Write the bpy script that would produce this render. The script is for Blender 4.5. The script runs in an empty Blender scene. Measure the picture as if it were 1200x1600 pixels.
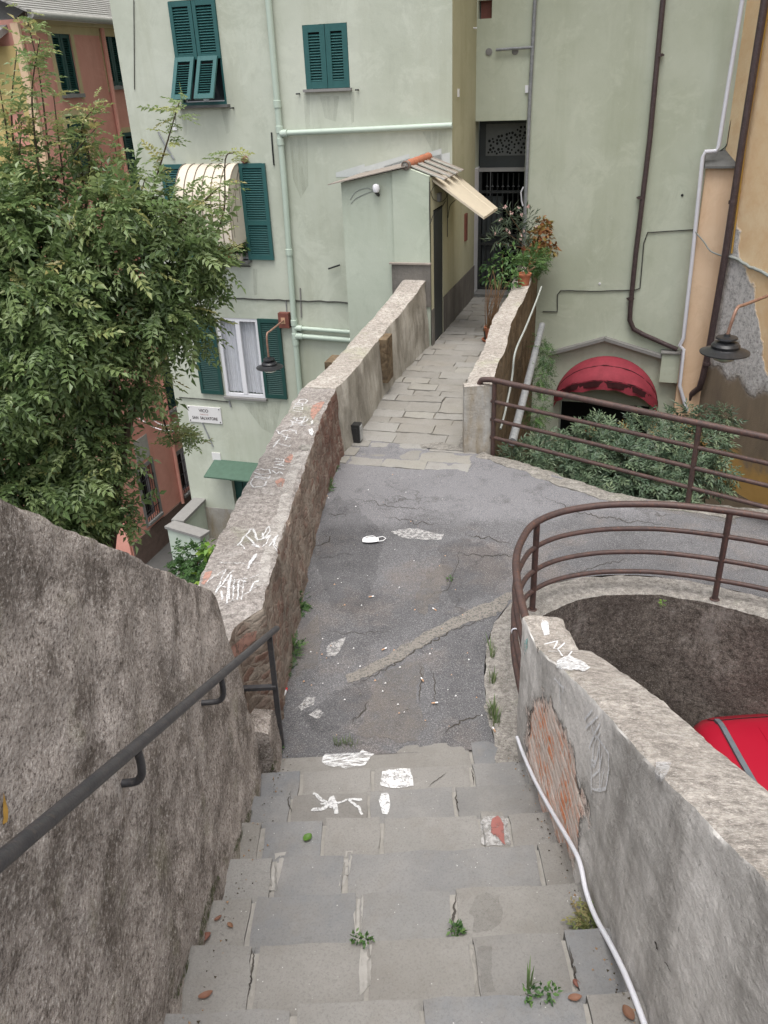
import bpy, math, random
import numpy as np
from mathutils import Vector, noise, geometry
from mathutils.bvhtree import BVHTree
random.seed(7); rng = np.random.default_rng(7)
sc = bpy.context.scene
COL = sc.collection
PI = math.pi
def V3(*a): return np.array(a, float)
def nz(x, y, z, s=1.0, H=.9, o=4): return noise.fractal(Vector((x*s, y*s, z*s)), H, 2.0, o)

# ------------------------------------------------------------------ camera
F = 1280.0; TH = math.radians(27.8); RO = math.radians(2.45); CAM = V3(0, 0, 3.3)
_fw = V3(0, math.cos(TH), -math.sin(TH)); _u0 = V3(0, math.sin(TH), math.cos(TH)); _r0 = V3(1, 0, 0)
RT = math.cos(RO)*_r0 - math.sin(RO)*_u0; UP = math.sin(RO)*_r0 + math.cos(RO)*_u0
def ray(x, y): return (x-600)/F*RT - (y-800)/F*UP + _fw
def onplane(x, y, p, n):
    d = ray(x, y); t = float((p-CAM) @ n)/float(d @ n); return CAM + t*d
def onz(x, y, z=0.0): return onplane(x, y, V3(0, 0, z), V3(0, 0, 1))
def atX(x, y, X): return onplane(x, y, V3(X, 0, 0), V3(1, 0, 0))
def atY(x, y, Y): return onplane(x, y, V3(0, Y, 0), V3(0, 1, 0))
cd = bpy.data.cameras.new('camera'); cam = bpy.data.objects.new('camera', cd); COL.objects.link(cam)
from mathutils import Matrix
cam.matrix_world = Matrix(((RT[0], UP[0], -_fw[0], 0), (RT[1], UP[1], -_fw[1], 0), (RT[2], UP[2], -_fw[2], 3.3), (0, 0, 0, 1)))
cd.sensor_fit = 'VERTICAL'; cd.sensor_height = 24; cd.sensor_width = 18; cd.lens = F/1600*24
cd.clip_start = .05; cd.clip_end = 500
sc.camera = cam

# ------------------------------------------------------------------ node helper
class NT:
    def __init__(s, name):
        s.m = bpy.data.materials.new(name); s.m.use_nodes = True
        s.t = s.m.node_tree; s.n = s.t.nodes; s.n.clear()
        s.out = s.n.new('ShaderNodeOutputMaterial'); s.b = s.n.new('ShaderNodeBsdfPrincipled')
        s.t.links.new(s.b.outputs[0], s.out.inputs[0]); s._pos = None
    def L(s, a, b): s.t.links.new(a, b)
    def put(s, sock, v):
        if isinstance(v, bpy.types.NodeSocket): s.L(v, sock)
        elif isinstance(v, (tuple, list)) and len(v) == 3 and sock.type == 'RGBA': sock.default_value = (*v, 1)
        else: sock.default_value = v
    def pos(s, sc=None, loc=(0, 0, 0), rot=(0, 0, 0)):
        if s._pos is None: s._pos = s.n.new('ShaderNodeNewGeometry').outputs['Position']
        if sc is None: return s._pos
        m = s.n.new('ShaderNodeMapping'); s.L(s._pos, m.inputs[0])
        m.inputs['Scale'].default_value = sc if isinstance(sc, (tuple, list)) else (sc,)*3
        m.inputs['Location'].default_value = loc; m.inputs['Rotation'].default_value = rot
        return m.outputs[0]
    def noise(s, scale, detail=4, rough=.6, vec=None, dist=0.0, col=False):
        n = s.n.new('ShaderNodeTexNoise'); n.inputs['Scale'].default_value = scale; n.inputs['Detail'].default_value = detail
        n.inputs['Roughness'].default_value = rough; n.inputs['Distortion'].default_value = dist
        s.L(vec if vec is not None else s.pos(), n.inputs['Vector']); return n.outputs[1 if col else 0]
    def voro(s, scale, feature='F1', vec=None, rnd=1.0, out=0):
        n = s.n.new('ShaderNodeTexVoronoi'); n.feature = feature; n.inputs['Scale'].default_value = scale
        n.inputs['Randomness'].default_value = rnd
        s.L(vec if vec is not None else s.pos(), n.inputs['Vector']); return n.outputs[out]
    def ramp(s, fac, stops, interp='LINEAR'):
        n = s.n.new('ShaderNodeValToRGB'); s.put(n.inputs[0], fac); e = n.color_ramp.elements; n.color_ramp.interpolation = interp
        while len(e) < len(stops): e.new(.5)
        for el, (p, c) in zip(e, stops):
            el.position = p; el.color = (*c, 1) if isinstance(c, (tuple, list)) else (c, c, c, 1)
        return n.outputs[0]
    def mix(s, fac, a, b, mode='MIX'):
        n = s.n.new('ShaderNodeMix'); n.data_type = 'RGBA'; n.blend_type = mode
        s.put(n.inputs[0], fac); s.put(n.inputs[6], a); s.put(n.inputs[7], b); return n.outputs[2]
    def math(s, op, a, b=0.0, c=None, clamp=False):
        n = s.n.new('ShaderNodeMath'); n.operation = op; n.use_clamp = clamp; s.put(n.inputs[0], a); s.put(n.inputs[1], b)
        if c is not None: s.put(n.inputs[2], c)
        return n.outputs[0]
    def sep(s, v=None):
        n = s.n.new('ShaderNodeSeparateXYZ'); s.L(v if v is not None else s.pos(), n.inputs[0]); return n.outputs
    def step(s, v, a, b):  # smooth map a..b -> 0..1
        n = s.n.new('ShaderNodeMapRange'); n.interpolation_type = 'SMOOTHSTEP'
        s.put(n.inputs[0], v); n.inputs[1].default_value = a; n.inputs[2].default_value = b; return n.outputs[0]
    def island(s): return s.n.new('ShaderNodeNewGeometry').outputs['Random Per Island']
    def attr(s, nm):
        n = s.n.new('ShaderNodeAttribute'); n.attribute_name = nm; return n.outputs['Fac']
    def bump(s, h, strength=.5, dist=.01):
        n = s.n.new('ShaderNodeBump'); n.inputs['Strength'].default_value = strength; n.inputs['Distance'].default_value = dist
        s.put(n.inputs['Height'], h); s.L(n.outputs[0], s.b.inputs['Normal']); return n
    def fin(s, col=None, rough=.9, spec=.3, metal=0.0):
        if col is not None: s.put(s.b.inputs['Base Color'], col)
        s.put(s.b.inputs['Roughness'], rough); s.b.inputs['Specular IOR Level'].default_value = spec
        s.b.inputs['Metallic'].default_value = metal
        return s.m
M = {}
def simple(name, col, rough=.6, spec=.4, metal=0.0, var=.25, scale=14, bump=.0):
    t = NT(name); n = t.noise(scale, 4, .65)
    c = t.mix(n, tuple(max(0, x*(1-var)) for x in col), tuple(min(1, x*(1+var)) for x in col))
    if bump: t.bump(t.noise(scale*6, 3, .7), bump, .004)
    M[name] = t.fin(c, rough, spec, metal); return M[name]

# painted stucco of the green house
def stucco(name, a, b, stain, sc_=1.0):
    t = NT(name)
    big = t.noise(.55*sc_, 5, .6); streak = t.noise(2.2, 5, .65, t.pos((1, 1, .12)))
    mid = t.noise(5, 6, .7)
    c = t.mix(t.ramp(big, [(.35, 0.0), (.65, 1.0)]), a, b)
    c = t.mix(t.math('MULTIPLY', t.ramp(streak, [(.5, 0.0), (.75, 1.0)]), .5), c, stain)
    c = t.mix(t.math('MULTIPLY', t.ramp(t.noise(1.4, 6, .75, t.pos(1, (7, 3, 5)), .6), [(.52, 0.0), (.6, 1.0)]), .3), c, tuple(min(1, x*1.13) for x in b))
    c = t.mix(t.math('MULTIPLY', t.ramp(t.noise(2.0, 7, .8, t.pos((1, 1, .6), (1, 9, 5)), .8), [(.56, 0.0), (.64, 1.0)]), .22), c, tuple(x*.78 for x in a))
    c = t.mix(t.math('MULTIPLY', t.ramp(mid, [(.55, 0.0), (.75, 1.0)]), .3), c, tuple(x*.82 for x in a))
    c = t.mix(t.math('MULTIPLY', t.ramp(t.noise(9, 4, .7, t.pos(None)), [(.66, 0.0), (.72, 1.0)]), .35), c, tuple(min(1, x*1.14) for x in b))
    t.bump(t.math('ADD', t.math('MULTIPLY', t.noise(90, 3, .7), .35), t.math('MULTIPLY', t.noise(7, 4, .6), 1.0)), .35, .012)
    M[name] = t.fin(c, .92, .2)
stucco('front_stucco', (.415, .442, .36), (.50, .525, .445), (.325, .335, .245))
stucco('side_stucco', (.40, .39, .26), (.46, .45, .32), (.28, .265, .16))
stucco('right_stucco', (.40, .43, .33), (.485, .515, .42), (.325, .35, .25))  # same paint as the front; recess shade is put into this darker tone
stucco('shed_stucco', (.36, .405, .32), (.43, .47, .39), (.30, .325, .24))
stucco('low_stucco', (.42, .48, .41), (.48, .54, .47), (.30, .35, .25))
stucco('pink_stucco', (.60, .28, .22), (.68, .35, .28), (.50, .21, .165))
stucco('yellow_stucco', (.50, .38, .14), (.56, .44, .2), (.36, .26, .1))
stucco('cream_trim', (.50, .40, .22), (.56, .46, .28), (.36, .28, .16))
# orange house wall: rendered top, bare rubble patch, dark damp band, ochre foot
t = NT('orange_wall'); x, y, z = t.sep()
n1 = t.noise(1.3, 5, .65); n2 = t.noise(4, 6, .7)
up = t.mix(t.ramp(n1, [(.35, 0.0), (.65, 1.0)]), (.70, .48, .27), (.76, .59, .38))
up = t.mix(t.math('MULTIPLY', t.ramp(n2, [(.45, 0.0), (.72, 1.0)]), .35), up, (.58, .31, .14))
zz = t.math('ADD', z, t.math('MULTIPLY', t.math('SUBTRACT', t.noise(1.1, 5, .6), .5), 1.3))
grey = t.mix(t.ramp(t.noise(14, 6, .85), [(.36, 0.0), (.54, 1.0)]), (.26, .25, .245), (.66, .64, .62))
dark = t.mix(t.noise(3, 5, .7, t.pos((1, 1, .3))), (.10, .083, .068), (.32, .25, .17))
ochre = t.mix(n2, (.38, .23, .07), (.52, .33, .12))
zt_ = t.math('ADD', zz, t.math('MULTIPLY', t.math('SUBTRACT', 11.95, y), 1.7)); c = t.mix(t.step(zt_, .80, .70), up, grey); c = t.mix(t.step(zz, -.8, -1.05), c, dark)
c = t.mix(t.step(zz, -1.95, -2.2), c, ochre)
msk = t.math('MULTIPLY', t.step(zt_, .80, .70), t.step(zz, -1.0, -.8))
t.bump(t.math('ADD', t.math('MULTIPLY', t.noise(60, 3, .7), .2), t.math('MULTIPLY', t.math('MULTIPLY', t.noise(16, 6, .8), msk), 1.6)), .8, .04)
M['orange_wall'] = t.fin(c, .93, .2)
stucco('orange_stucco', (.60, .41, .26), (.66, .49, .34), (.52, .31, .17))
# rough cement render
def rough_cement(name, dk, md, lt, bsc=1.0, bstr=1.0, extra=None):
    t = NT(name)
    a = t.noise(1.6, 6, .72); f = t.noise(26, 6, .8); g = t.noise(95, 4, .85)
    c = t.mix(t.ramp(a, [(.36, 0.0), (.62, 1.0)]), dk, md)
    c = t.mix(t.ramp(f, [(.38, 0.0), (.66, 1.0)]), tuple(x*.5 for x in dk), c)
    c = t.mix(t.math('MULTIPLY', t.ramp(g, [(.54, 0.0), (.70, 1.0)]), .8), c, lt)
    c = t.mix(t.math('MULTIPLY', t.ramp(g, [(.32, 1.0), (.45, 0.0)]), .75), c, tuple(x*.35 for x in dk))
    c = t.mix(t.math('MULTIPLY', t.ramp(t.noise(5, 5, .75, t.pos((1, 1, .5))), [(.54, 0.0), (.72, 1.0)]), .45), c, lt)
    c = t.mix(t.math('MULTIPLY', t.ramp(t.noise(2.3, 4, .6, t.pos(None)), [(.6, 0.0), (.74, 1.0)]), .35), c, (dk[0]*.9, dk[1]*1.1, dk[2]*.75))
    if extra: c = extra(t, c)
    h = t.math('ADD', t.math('MULTIPLY', f, 1.3), t.math('MULTIPLY', g, .55))
    h = t.math('ADD', h, t.math('MULTIPLY', t.noise(9, 5, .7), 1.6))
    t.bump(h, bstr, .02*bsc)
    M[name] = t.fin(c, .95, .15)
def moss_foot(t, c):
    return c
t = NT('rough_render')
lo_, md_, hi_ = (.33, .29, .258), (.54, .48, .435), (.82, .77, .72); wv_ = t.pos((1, .72, .95), (0, 0, 0), (.5, 0, 0))
c = t.mix(t.ramp(t.noise(1.3, 5, .65), [(.36, 0.0), (.64, 1.0)]), lo_, md_)
c = t.mix(t.math('MULTIPLY', t.ramp(t.noise(4.2, 7, .78, wv_), [(.46, 0.0), (.58, 1.0)]), .85), c, (.135, .112, .093))
c = t.mix(t.math('MULTIPLY', t.ramp(t.noise(2.4, 5, .65, t.pos((1, 1, .22))), [(.54, 0.0), (.70, 1.0)]), .35), c, (.52, .475, .44))
gr = t.noise(88, 4, .85, wv_); g2 = t.voro(130, 'F1', wv_)
c = t.mix(t.math('MULTIPLY', t.ramp(gr, [(.37, 1.0), (.48, 0.0)]), .85), c, (.085, .07, .06))
c = t.mix(t.math('MULTIPLY', t.ramp(gr, [(.54, 0.0), (.66, 1.0)]), .7), c, hi_)
c = t.mix(t.math('MULTIPLY', t.ramp(t.noise(3.1, 4, .6, t.pos(1, (4, 1, 2))), [(.58, 0.0), (.72, 1.0)]), .4), c, (.24, .235, .14))
t.bump(t.math('ADD', t.math('MULTIPLY', gr, 1.5), t.math('ADD', t.math('MULTIPLY', g2, .5), t.math('MULTIPLY', t.noise(13, 5, .7, wv_), 1.6))), .7, .018)
M['rough_render'] = t.fin(c, .95, .15)
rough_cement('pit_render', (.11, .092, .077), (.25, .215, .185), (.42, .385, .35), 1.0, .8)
rough_cement('cement_top', (.28, .248, .225), (.42, .385, .36), (.60, .575, .55), .6, .7)
rough_cement('cap_cement', (.42, .375, .33), (.58, .53, .475), (.72, .685, .63), .8, .8)
rough_cement('curb_cement', (.26, .24, .215), (.36, .335, .305), (.48, .46, .43), .4, .6)
rough_cement('edge_cement', (.30, .28, .25), (.40, .375, .335), (.5, .48, .44), .8, .9)
# plastered faces with drips
def drip_plaster(name, a, b, dk, brick=None):
    t = NT(name); x, y, z = t.sep()
    st = t.noise(3.5, 6, .7, t.pos((1, 1, .22))); f = t.noise(40, 5, .75); bg = t.noise(2, 5, .65)
    c = t.mix(t.ramp(bg, [(.38, 0.0), (.60, 1.0)]), a, b)
    c = t.mix(t.math('MULTIPLY', t.ramp(st, [(.45, 0.0), (.66, 1.0)]), .8), c, dk)
    c = t.mix(t.math('MULTIPLY', t.ramp(f, [(.55, 0.0), (.8, 1.0)]), .5), c, tuple(min(1, q*1.3) for q in b))
    c = t.mix(t.math('MULTIPLY', t.ramp(t.noise(75, 3, .7, t.pos((1, 1, .35))), [(.30, 1.0), (.36, 0.0)]), .6), c, tuple(q*.4 for q in dk))
    h = t.math('ADD', t.math('MULTIPLY', f, .5), t.math('MULTIPLY', t.noise(11, 5, .7), 1.2))
    if brick: c, h = brick(t, c, h, y, z)
    t.bump(h, .7, .014)
    M[name] = t.fin(c, .93, .18)
def brick_patch(t, c, h, y, z):
    # bare courses of brick following the slope of the stair
    bt = t.n.new('ShaderNodeTexBrick'); m = t.pos((1, 1, 1))
    cx = t.n.new('ShaderNodeCombineXYZ'); t.L(y, cx.inputs[0]); t.L(z, cx.inputs[1])
    wob = t.n.new('ShaderNodeVectorMath'); wob.operation = 'ADD'; t.L(cx.outputs[0], wob.inputs[0])
    nn = t.n.new('ShaderNodeVectorMath'); nn.operation = 'SCALE'; t.L(t.noise(6, 3, .6, None, 0, True), nn.inputs[0]); nn.inputs['Scale'].default_value = .03
    t.L(nn.outputs[0], wob.inputs[1]); t.L(wob.outputs[0], bt.inputs[0])
    bt.inputs['Scale'].default_value = 1; bt.inputs['Brick Width'].default_value = .26; bt.inputs['Row Height'].default_value = .055
    bt.inputs['Mortar Size'].default_value = .011; bt.inputs['Mortar Smooth'].default_value = .5
    bt.inputs['Color1'].default_value = (.72, .25, .11, 1); bt.inputs['Color2'].default_value = (.62, .27, .16, 1); bt.inputs['Mortar'].default_value = (.62, .52, .44, 1)
    # patch: ellipse about y=2.8, z follows
    dy = t.math('DIVIDE', t.math('SUBTRACT', y, 2.62), .60)
    zc = t.math('SUBTRACT', z, t.math('ADD', .60, t.math('MULTIPLY', t.math('SUBTRACT', y, 2.62), -.42)))
    dz = t.math('DIVIDE', zc, .36)
    r = t.math('ADD', t.math('MULTIPLY', dy, dy), t.math('MULTIPLY', dz, dz))
    r = t.math('ADD', r, t.math('MULTIPLY', t.math('SUBTRACT', t.noise(7, 5, .7), .5), 1.9))
    msk = t.step(r, .95, .72)
    worn = t.math('MULTIPLY', t.ramp(t.noise(7, 6, .8), [(.46, 1.0), (.60, 0.0)]), .92)
    bc = t.mix(worn, bt.outputs[0], t.mix(t.noise(40, 4, .7), (.62, .52, .46), (.80, .72, .66)))
    c2 = t.mix(msk, c, bc)
    rim = t.math('MULTIPLY', t.step(r, 1.05, .93), t.step(r, .72, .88))
    c2 = t.mix(t.math('MULTIPLY', rim, t.ramp(t.noise(14, 3, .7), [(.45, 0.0), (.6, .8)])), c2, (.05, .045, .04))
    h2 = t.math('ADD', h, t.math('MULTIPLY', msk, t.math('SUBTRACT', t.math('MULTIPLY', bt.outputs[1], -.8), 1.3)))
    return c2, h2
drip_plaster('stair_plaster', (.47, .45, .425), (.70, .67, .635), (.27, .252, .232), brick_patch)
drip_plaster('bridge_plaster', (.30, .28, .235), (.42, .395, .345), (.135, .12, .095))
drip_plaster('pillar_plaster', (.30, .285, .26), (.38, .365, .335), (.25, .19, .11))
drip_plaster('plinth_plaster', (.15, .14, .125), (.20, .185, .165), (.10, .09, .08))
# rubble masonry faces
def masonry(name, sc_, cols, mortar, brickish=0.0, yb=None):
    t = NT(name); x, y, z = t.sep()
    v = t.pos((1, 1, 1.7)); wn = t.n.new('ShaderNodeVectorMath'); wn.operation = 'ADD'; t.L(v, wn.inputs[0])
    s2 = t.n.new('ShaderNodeVectorMath'); s2.operation = 'SCALE'; t.L(t.noise(5, 4, .6, None, 0, True), s2.inputs[0]); s2.inputs['Scale'].default_value = .16
    t.L(s2.outputs[0], wn.inputs[1]); v = wn.outputs[0]
    e = t.voro(sc_, 'DISTANCE_TO_EDGE', v); cell = t.voro(sc_, 'F1', v, 1.0, 1)
    sep = t.n.new('ShaderNodeSeparateColor'); t.L(cell, sep.inputs[0])
    c = t.ramp(sep.outputs[0], [(i/(len(cols)-1), q) for i, q in enumerate(cols)])
    c = t.mix(t.ramp(t.noise(22, 5, .75), [(.32, 0.0), (.58, 1.0)]), t.mix(.5, c, (.05, .04, .03)), c)
    c = t.mix(t.math('MULTIPLY', t.ramp(t.noise(3.2, 5, .7), [(.48, 0.0), (.62, 1.0)]), .8), c, mortar)
    mm = t.math('MULTIPLY', t.ramp(e, [(.0, 1.0), (.09, 0.0)]), .7); c = t.mix(mm, c, mortar)
    c = t.mix(t.math('MULTIPLY', t.ramp(t.noise(6, 5, .7, t.pos((1, 1, .25))), [(.52, 0.0), (.68, 1.0)]), .45), c, tuple(q*.45 for q in cols[0]))
    c = t.mix(t.math('MULTIPLY', t.ramp(t.noise(1.5, 4, .6), [(.5, 0.0), (.7, 1.0)]), .5), c, (.06, .05, .04))
    if yb:
        bn = t.math('ADD', y, t.math('MULTIPLY', t.math('SUBTRACT', t.noise(5, 4, .7), .5), .8))
        c = t.mix(t.math('MULTIPLY', t.step(bn, yb[0], yb[1]), t.ramp(t.noise(10, 5, .75), [(.38, 0.0), (.56, .85)])), c, t.mix(t.noise(20, 3, .7), (.10, .052, .042), (.20, .105, .08)))
    h = t.math('ADD', t.math('MULTIPLY', t.ramp(e, [(.0, 0.0), (.2, 1.0)]), .45), t.math('MULTIPLY', t.noise(26, 6, .8), 1.5))
    t.bump(h, .9, .02); M[name] = t.fin(c, .95, .15)
masonry('parapet_masonry', 11, [(.21, .155, .12), (.30, .235, .19), (.26, .155, .12), (.38, .325, .27)], (.37, .32, .265), yb=(6.1, 6.9))
masonry('bridge_masonry', 5, [(.13, .09, .055), (.20, .145, .09), (.11, .08, .05), (.24, .18, .12)], (.22, .165, .105))
# asphalt
t = NT('asphalt'); x, y, z = t.sep()
big = t.noise(.9, 5, .65); mid = t.noise(4, 6, .72)
c = t.mix(t.ramp(big, [(.36, 0.0), (.64, 1.0)]), (.080, .079, .083), (.145, .143, .149))
brown = t.math('MULTIPLY', t.ramp(t.noise(1.5, 5, .68, t.pos(1, (3, 7, 0))), [(.5, 0.0), (.63, 1.0)]), .75)
c = t.mix(t.math('MULTIPLY', brown, t.step(y, 6.6, 5.6)), c, (.155, .135, .125))
new = t.math('ADD', y, t.math('MULTIPLY', t.math('SUBTRACT', t.noise(2, 4, .6), .5), .5))
c = t.mix(t.math('MULTIPLY', t.step(new, 5.9, 6.15), .65), c, (.205, .202, .212))
c = t.mix(t.math('MULTIPLY', t.ramp(mid, [(.3, 1.0), (.48, 0.0)]), .6), c, (.055, .053, .055))
spk = t.voro(110, 'F1'); g = t.noise(130, 4, .9)
c = t.mix(t.ramp(g, [(.36, .8), (.5, 0.0)]), c, (.045, .044, .045)); c = t.mix(t.ramp(g, [(.53, 0.0), (.68, .7)]), c, (.36, .35, .345))
c = t.mix(t.math('MULTIPLY', t.ramp(spk, [(.12, 1.0), (.3, 0.0)]), t.ramp(t.noise(60, 2, .6), [(.48, 0.0), (.6, .8)])), c, (.46, .44, .42))
ve = t.n.new('ShaderNodeVectorMath'); ve.operation = 'ADD'; t.L(t.pos(), ve.inputs[0])
s2 = t.n.new('ShaderNodeVectorMath'); s2.operation = 'SCALE'; t.L(t.noise(3, 5, .7, None, 0, True), s2.inputs[0]); s2.inputs['Scale'].default_value = .5; t.L(s2.outputs[0], ve.inputs[1])
ck = t.voro(1.3, 'DISTANCE_TO_EDGE', ve.outputs[0])
ckm = t.math('MULTIPLY', t.ramp(ck, [(.004, 1.0), (.016, 0.0)]), t.ramp(t.noise(1.2, 3, .6), [(.56, 0.0), (.68, .7)]))
c = t.mix(ckm, c, (.07, .065, .06))
t.bump(t.math('ADD', t.math('MULTIPLY', g, .8), t.math('ADD', t.math('MULTIPLY', mid, .9), t.math('MULTIPLY', ckm, -1.5))), .75, .007)
M['asphalt'] = t.fin(c, .88, .25)
def spotty(name, a, b, hole=.5, sc_=26, mx_=1.0, soft=.06, aniso=None):
    """worn paint or cement: breaks up along a noise"""
    t = NT(name); n = t.noise(sc_, 6, .8, t.pos(aniso) if aniso else None); c = t.mix(t.noise(40, 4, .7), a, b)
    t.fin(c, .9, .2); tr = t.n.new('ShaderNodeBsdfTransparent'); mx = t.n.new('ShaderNodeMixShader')
    t.L(t.math('MULTIPLY', t.ramp(n, [(hole-soft, 0.0), (hole+soft, 1.0)]), mx_), mx.inputs[0]); t.L(tr.outputs[0], mx.inputs[1]); t.L(t.b.outputs[0], mx.inputs[2])
    t.L(mx.outputs[0], t.out.inputs[0]); M[name] = t.m
spotty('chalk', (.54, .54, .54), (.66, .66, .66), .43, 75, .85, .1)
spotty('wall_chalk', (.74, .74, .75), (.82, .82, .83), .40, 75, .95, .1)
spotty('chalk_smear', (.66, .66, .66), (.76, .76, .76), .5, 42, .95, .1, (.35, 1.6, 1))
spotty('chalk_dense', (.66, .66, .66), (.76, .76, .76), .455, 46, .92, .10)
spotty('chalk_faint', (.55, .55, .55), (.68, .68, .68), .5, 60)
spotty('cement_splash', (.38, .37, .36), (.46, .45, .44), .47, 34, .8, .1)
spotty('top_patch', (.40, .375, .345), (.50, .475, .445), .47, 14, .75, .12)
spotty('cement_strip', (.15, .138, .122), (.27, .25, .225), .43, 60, .9)
spotty('brick_scar', (.32, .17, .13), (.42, .26, .21), .44, 22, .9)
spotty('red_stain', (.22, .085, .075), (.28, .12, .105), .42, 26)
spotty('dust', (.18, .16, .145), (.23, .21, .19), .5, 9, .55, .16)
spotty('tar', (.05, .05, .054), (.08, .08, .085), .5, 7, .30, .3)
spotty('damp', (.13, .122, .11), (.17, .16, .145), .45, 9, .28, .22)
spotty('wall_stain', (.22, .23, .175), (.28, .29, .225), .55, 6, .30, .2, (2, 2, .25))
spotty('moss', (.05, .06, .03), (.10, .11, .05), .5, 40)
spotty('turquoise_paint', (.22, .45, .42), (.35, .52, .5), .5, 24)
simple('crack', (.06, .054, .048), .95, .1)
# stone slabs: each slab its own quarry colour
def stone(name, cols, dk=.55, wet=.5):
    t = NT(name); r = t.island()
    c = t.ramp(r, [(i/(len(cols)-1), q) for i, q in enumerate(cols)])
    c = t.mix(t.math('MULTIPLY', t.ramp(t.noise(3.4, 6, .7), [(.4, 0.0), (.68, 1.0)]), .55), c, (.25, .24, .225))
    c = t.mix(t.math('MULTIPLY', t.ramp(t.noise(7, 5, .72, t.pos(1, (5, 2, 1))), [(.5, 0.0), (.68, 1.0)]), .38), c, (.165, .15, .132))
    c = t.mix(t.math('MULTIPLY', t.ramp(t.noise(120, 3, .8), [(.36, .7), (.5, 0.0)]), .6), c, (.11, .105, .098))
    c = t.mix(t.math('MULTIPLY', t.ramp(t.voro(48, 'F1'), [(.06, 1.0), (.13, 0.0)]), t.ramp(t.noise(14, 2, .6), [(.55, 0.0), (.64, .9)])), c, (.5, .49, .47))
    t.bump(t.math('ADD', t.math('MULTIPLY', t.noise(70, 4, .75), .45), t.noise(12, 5, .7)), .55, .01)
    M[name] = t.fin(c, .82, .3)
stone('step_stone', [(.142, .146, .15), (.172, .160, .144), (.20, .194, .183), (.134, .140, .15), (.208, .199, .186), (.18, .17, .154)])
stone('path_stone', [(.19, .18, .16), (.225, .213, .19), (.255, .248, .23), (.205, .19, .165), (.26, .25, .22)])
simple('mortar', (.25, .237, .216), .95, .1, var=.35, scale=22, bump=.6)
simple('mortar_fill', (.29, .278, .258), .92, .1, var=.25, scale=25, bump=.6)
simple('path_joint', (.15, .135, .11), .95, .1, var=.4)
# metals, paint, glass
def rust(name, a, b, c_, rough=.55):
    t = NT(name); n = t.noise(16, 6, .75)
    c = t.mix(t.ramp(n, [(.4, 0.0), (.62, 1.0)]), a, b); c = t.mix(t.math('MULTIPLY', t.ramp(t.noise(50, 4, .7), [(.55, 0.0), (.7, 1.0)]), .7), c, c_)
    t.bump(t.noise(90, 3, .7), .35, .003); M[name] = t.fin(c, rough, .4, .15)
rust('rusty_rail', (.052, .034, .031), (.085, .05, .042), (.15, .065, .038))
rust('iron_rail', (.042, .042, .046), (.062, .06, .062), (.10, .085, .075), .45)
rust('lamp_iron', (.018, .019, .021), (.03, .031, .034), (.06, .05, .045), .35)
rust('brown_pipe', (.06, .042, .042), (.085, .06, .06), (.14, .11, .1), .4)
rust('copper_arm', (.22, .12, .085), (.30, .19, .14), (.15, .07, .05), .5)
rust('dark_iron', (.012, .014, .014), (.025, .028, .027), (.05, .04, .03), .5)
rust('grey_conduit', (.20, .21, .22), (.28, .29, .30), (.16, .15, .14), .5)
simple('shutter_green', (.022, .095, .092), .45, .45, var=.2)
simple('shutter_dark', (.012, .058, .050), .45, .45, var=.2)
simple('pipe_green', (.42, .495, .42), .4, .45, var=.06)
simple('white_paint', (.70, .70, .72), .5, .4, var=.06)
simple('white_pvc', (.62, .62, .66), .4, .45, var=.08)
simple('cable', (.05, .05, .045), .7, .3)
simple('pale_cable', (.30, .32, .30), .7, .3)
simple('slate', (.13, .13, .125), .75, .3, var=.35, bump=.3)
simple('stone_sill', (.22, .215, .205), .8, .3, var=.2)
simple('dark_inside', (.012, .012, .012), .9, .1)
simple('terracotta', (.36, .13, .07), .8, .25, var=.3)
simple('slate_roof', (.30, .29, .27), .75, .3, var=.35, bump=.3)
simple('roof_sheet', (.36, .35, .32), .6, .35, var=.3, bump=.2)
simple('pale_flash', (.50, .52, .50), .9, .2, var=.12)
simple('roof_brown', (.26, .225, .195), .7, .3, var=.35, bump=.3)
simple('roof_tile_red', (.36, .14, .08), .85, .2, var=.35, bump=.4)
simple('awning_beige', (.50, .44, .34), .6, .3, var=.12)
simple('awning_cream', (.60, .54, .44), .8, .2, var=.12)
simple('awning_rib', (.16, .13, .10), .6, .3)
simple('awning_red', (.26, .036, .052), .75, .3, var=.4, scale=7, bump=.2)
simple('awning_dark', (.05, .012, .014), .7, .3, var=.5)
simple('canopy_green', (.06, .11, .078), .6, .35, var=.3)
simple('transom_grey', (.12, .125, .118), .7, .3)
simple('grey_door', (.03, .035, .035), .5, .4)
simple('black_plastic', (.02, .02, .021), .4, .5)
simple('letter_grey', (.09, .08, .08), .8, .2)
simple('letter_red', (.40, .18, .16), .8, .2)
simple('marble', (.66, .65, .64), .5, .4, var=.06)
simple('brown_box', (.16, .055, .04), .6, .4, var=.3)
simple('ochre_paint', (.42, .25, .06), .9, .2, var=.3)
simple('earth', (.06, .048, .034), .97, .1, var=.5, scale=6, bump=.5)
simple('street_stone', (.085, .083, .08), .9, .2, var=.35, scale=4, bump=.4)
simple('bark', (.085, .065, .045), .95, .1, var=.4, scale=20, bump=.6)
simple('stem', (.13, .085, .05), .9, .2, var=.3)
simple('dry_stem', (.30, .19, .11), .9, .2, var=.3)
simple('fabric_white', (.80, .80, .80), .85, .2, var=.04)
simple('curtain', (.36, .40, .46), .9, .1, var=.2, scale=9)
simple('wax_red', (.5, .03, .03), .5, .4)
simple('tan_bit', (.48, .30, .19), .8, .2)
simple('stone_wall_pink', (.14, .10, .085), .95, .1, var=.4, scale=8, bump=.4)
tg = NT('glass'); tg.b.inputs['Base Color'].default_value = (.03, .035, .04, 1); M['glass'] = tg.fin(None, .06, .6)
simple('lace', (.84, .86, .90), .9, .1, var=.08)
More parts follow.
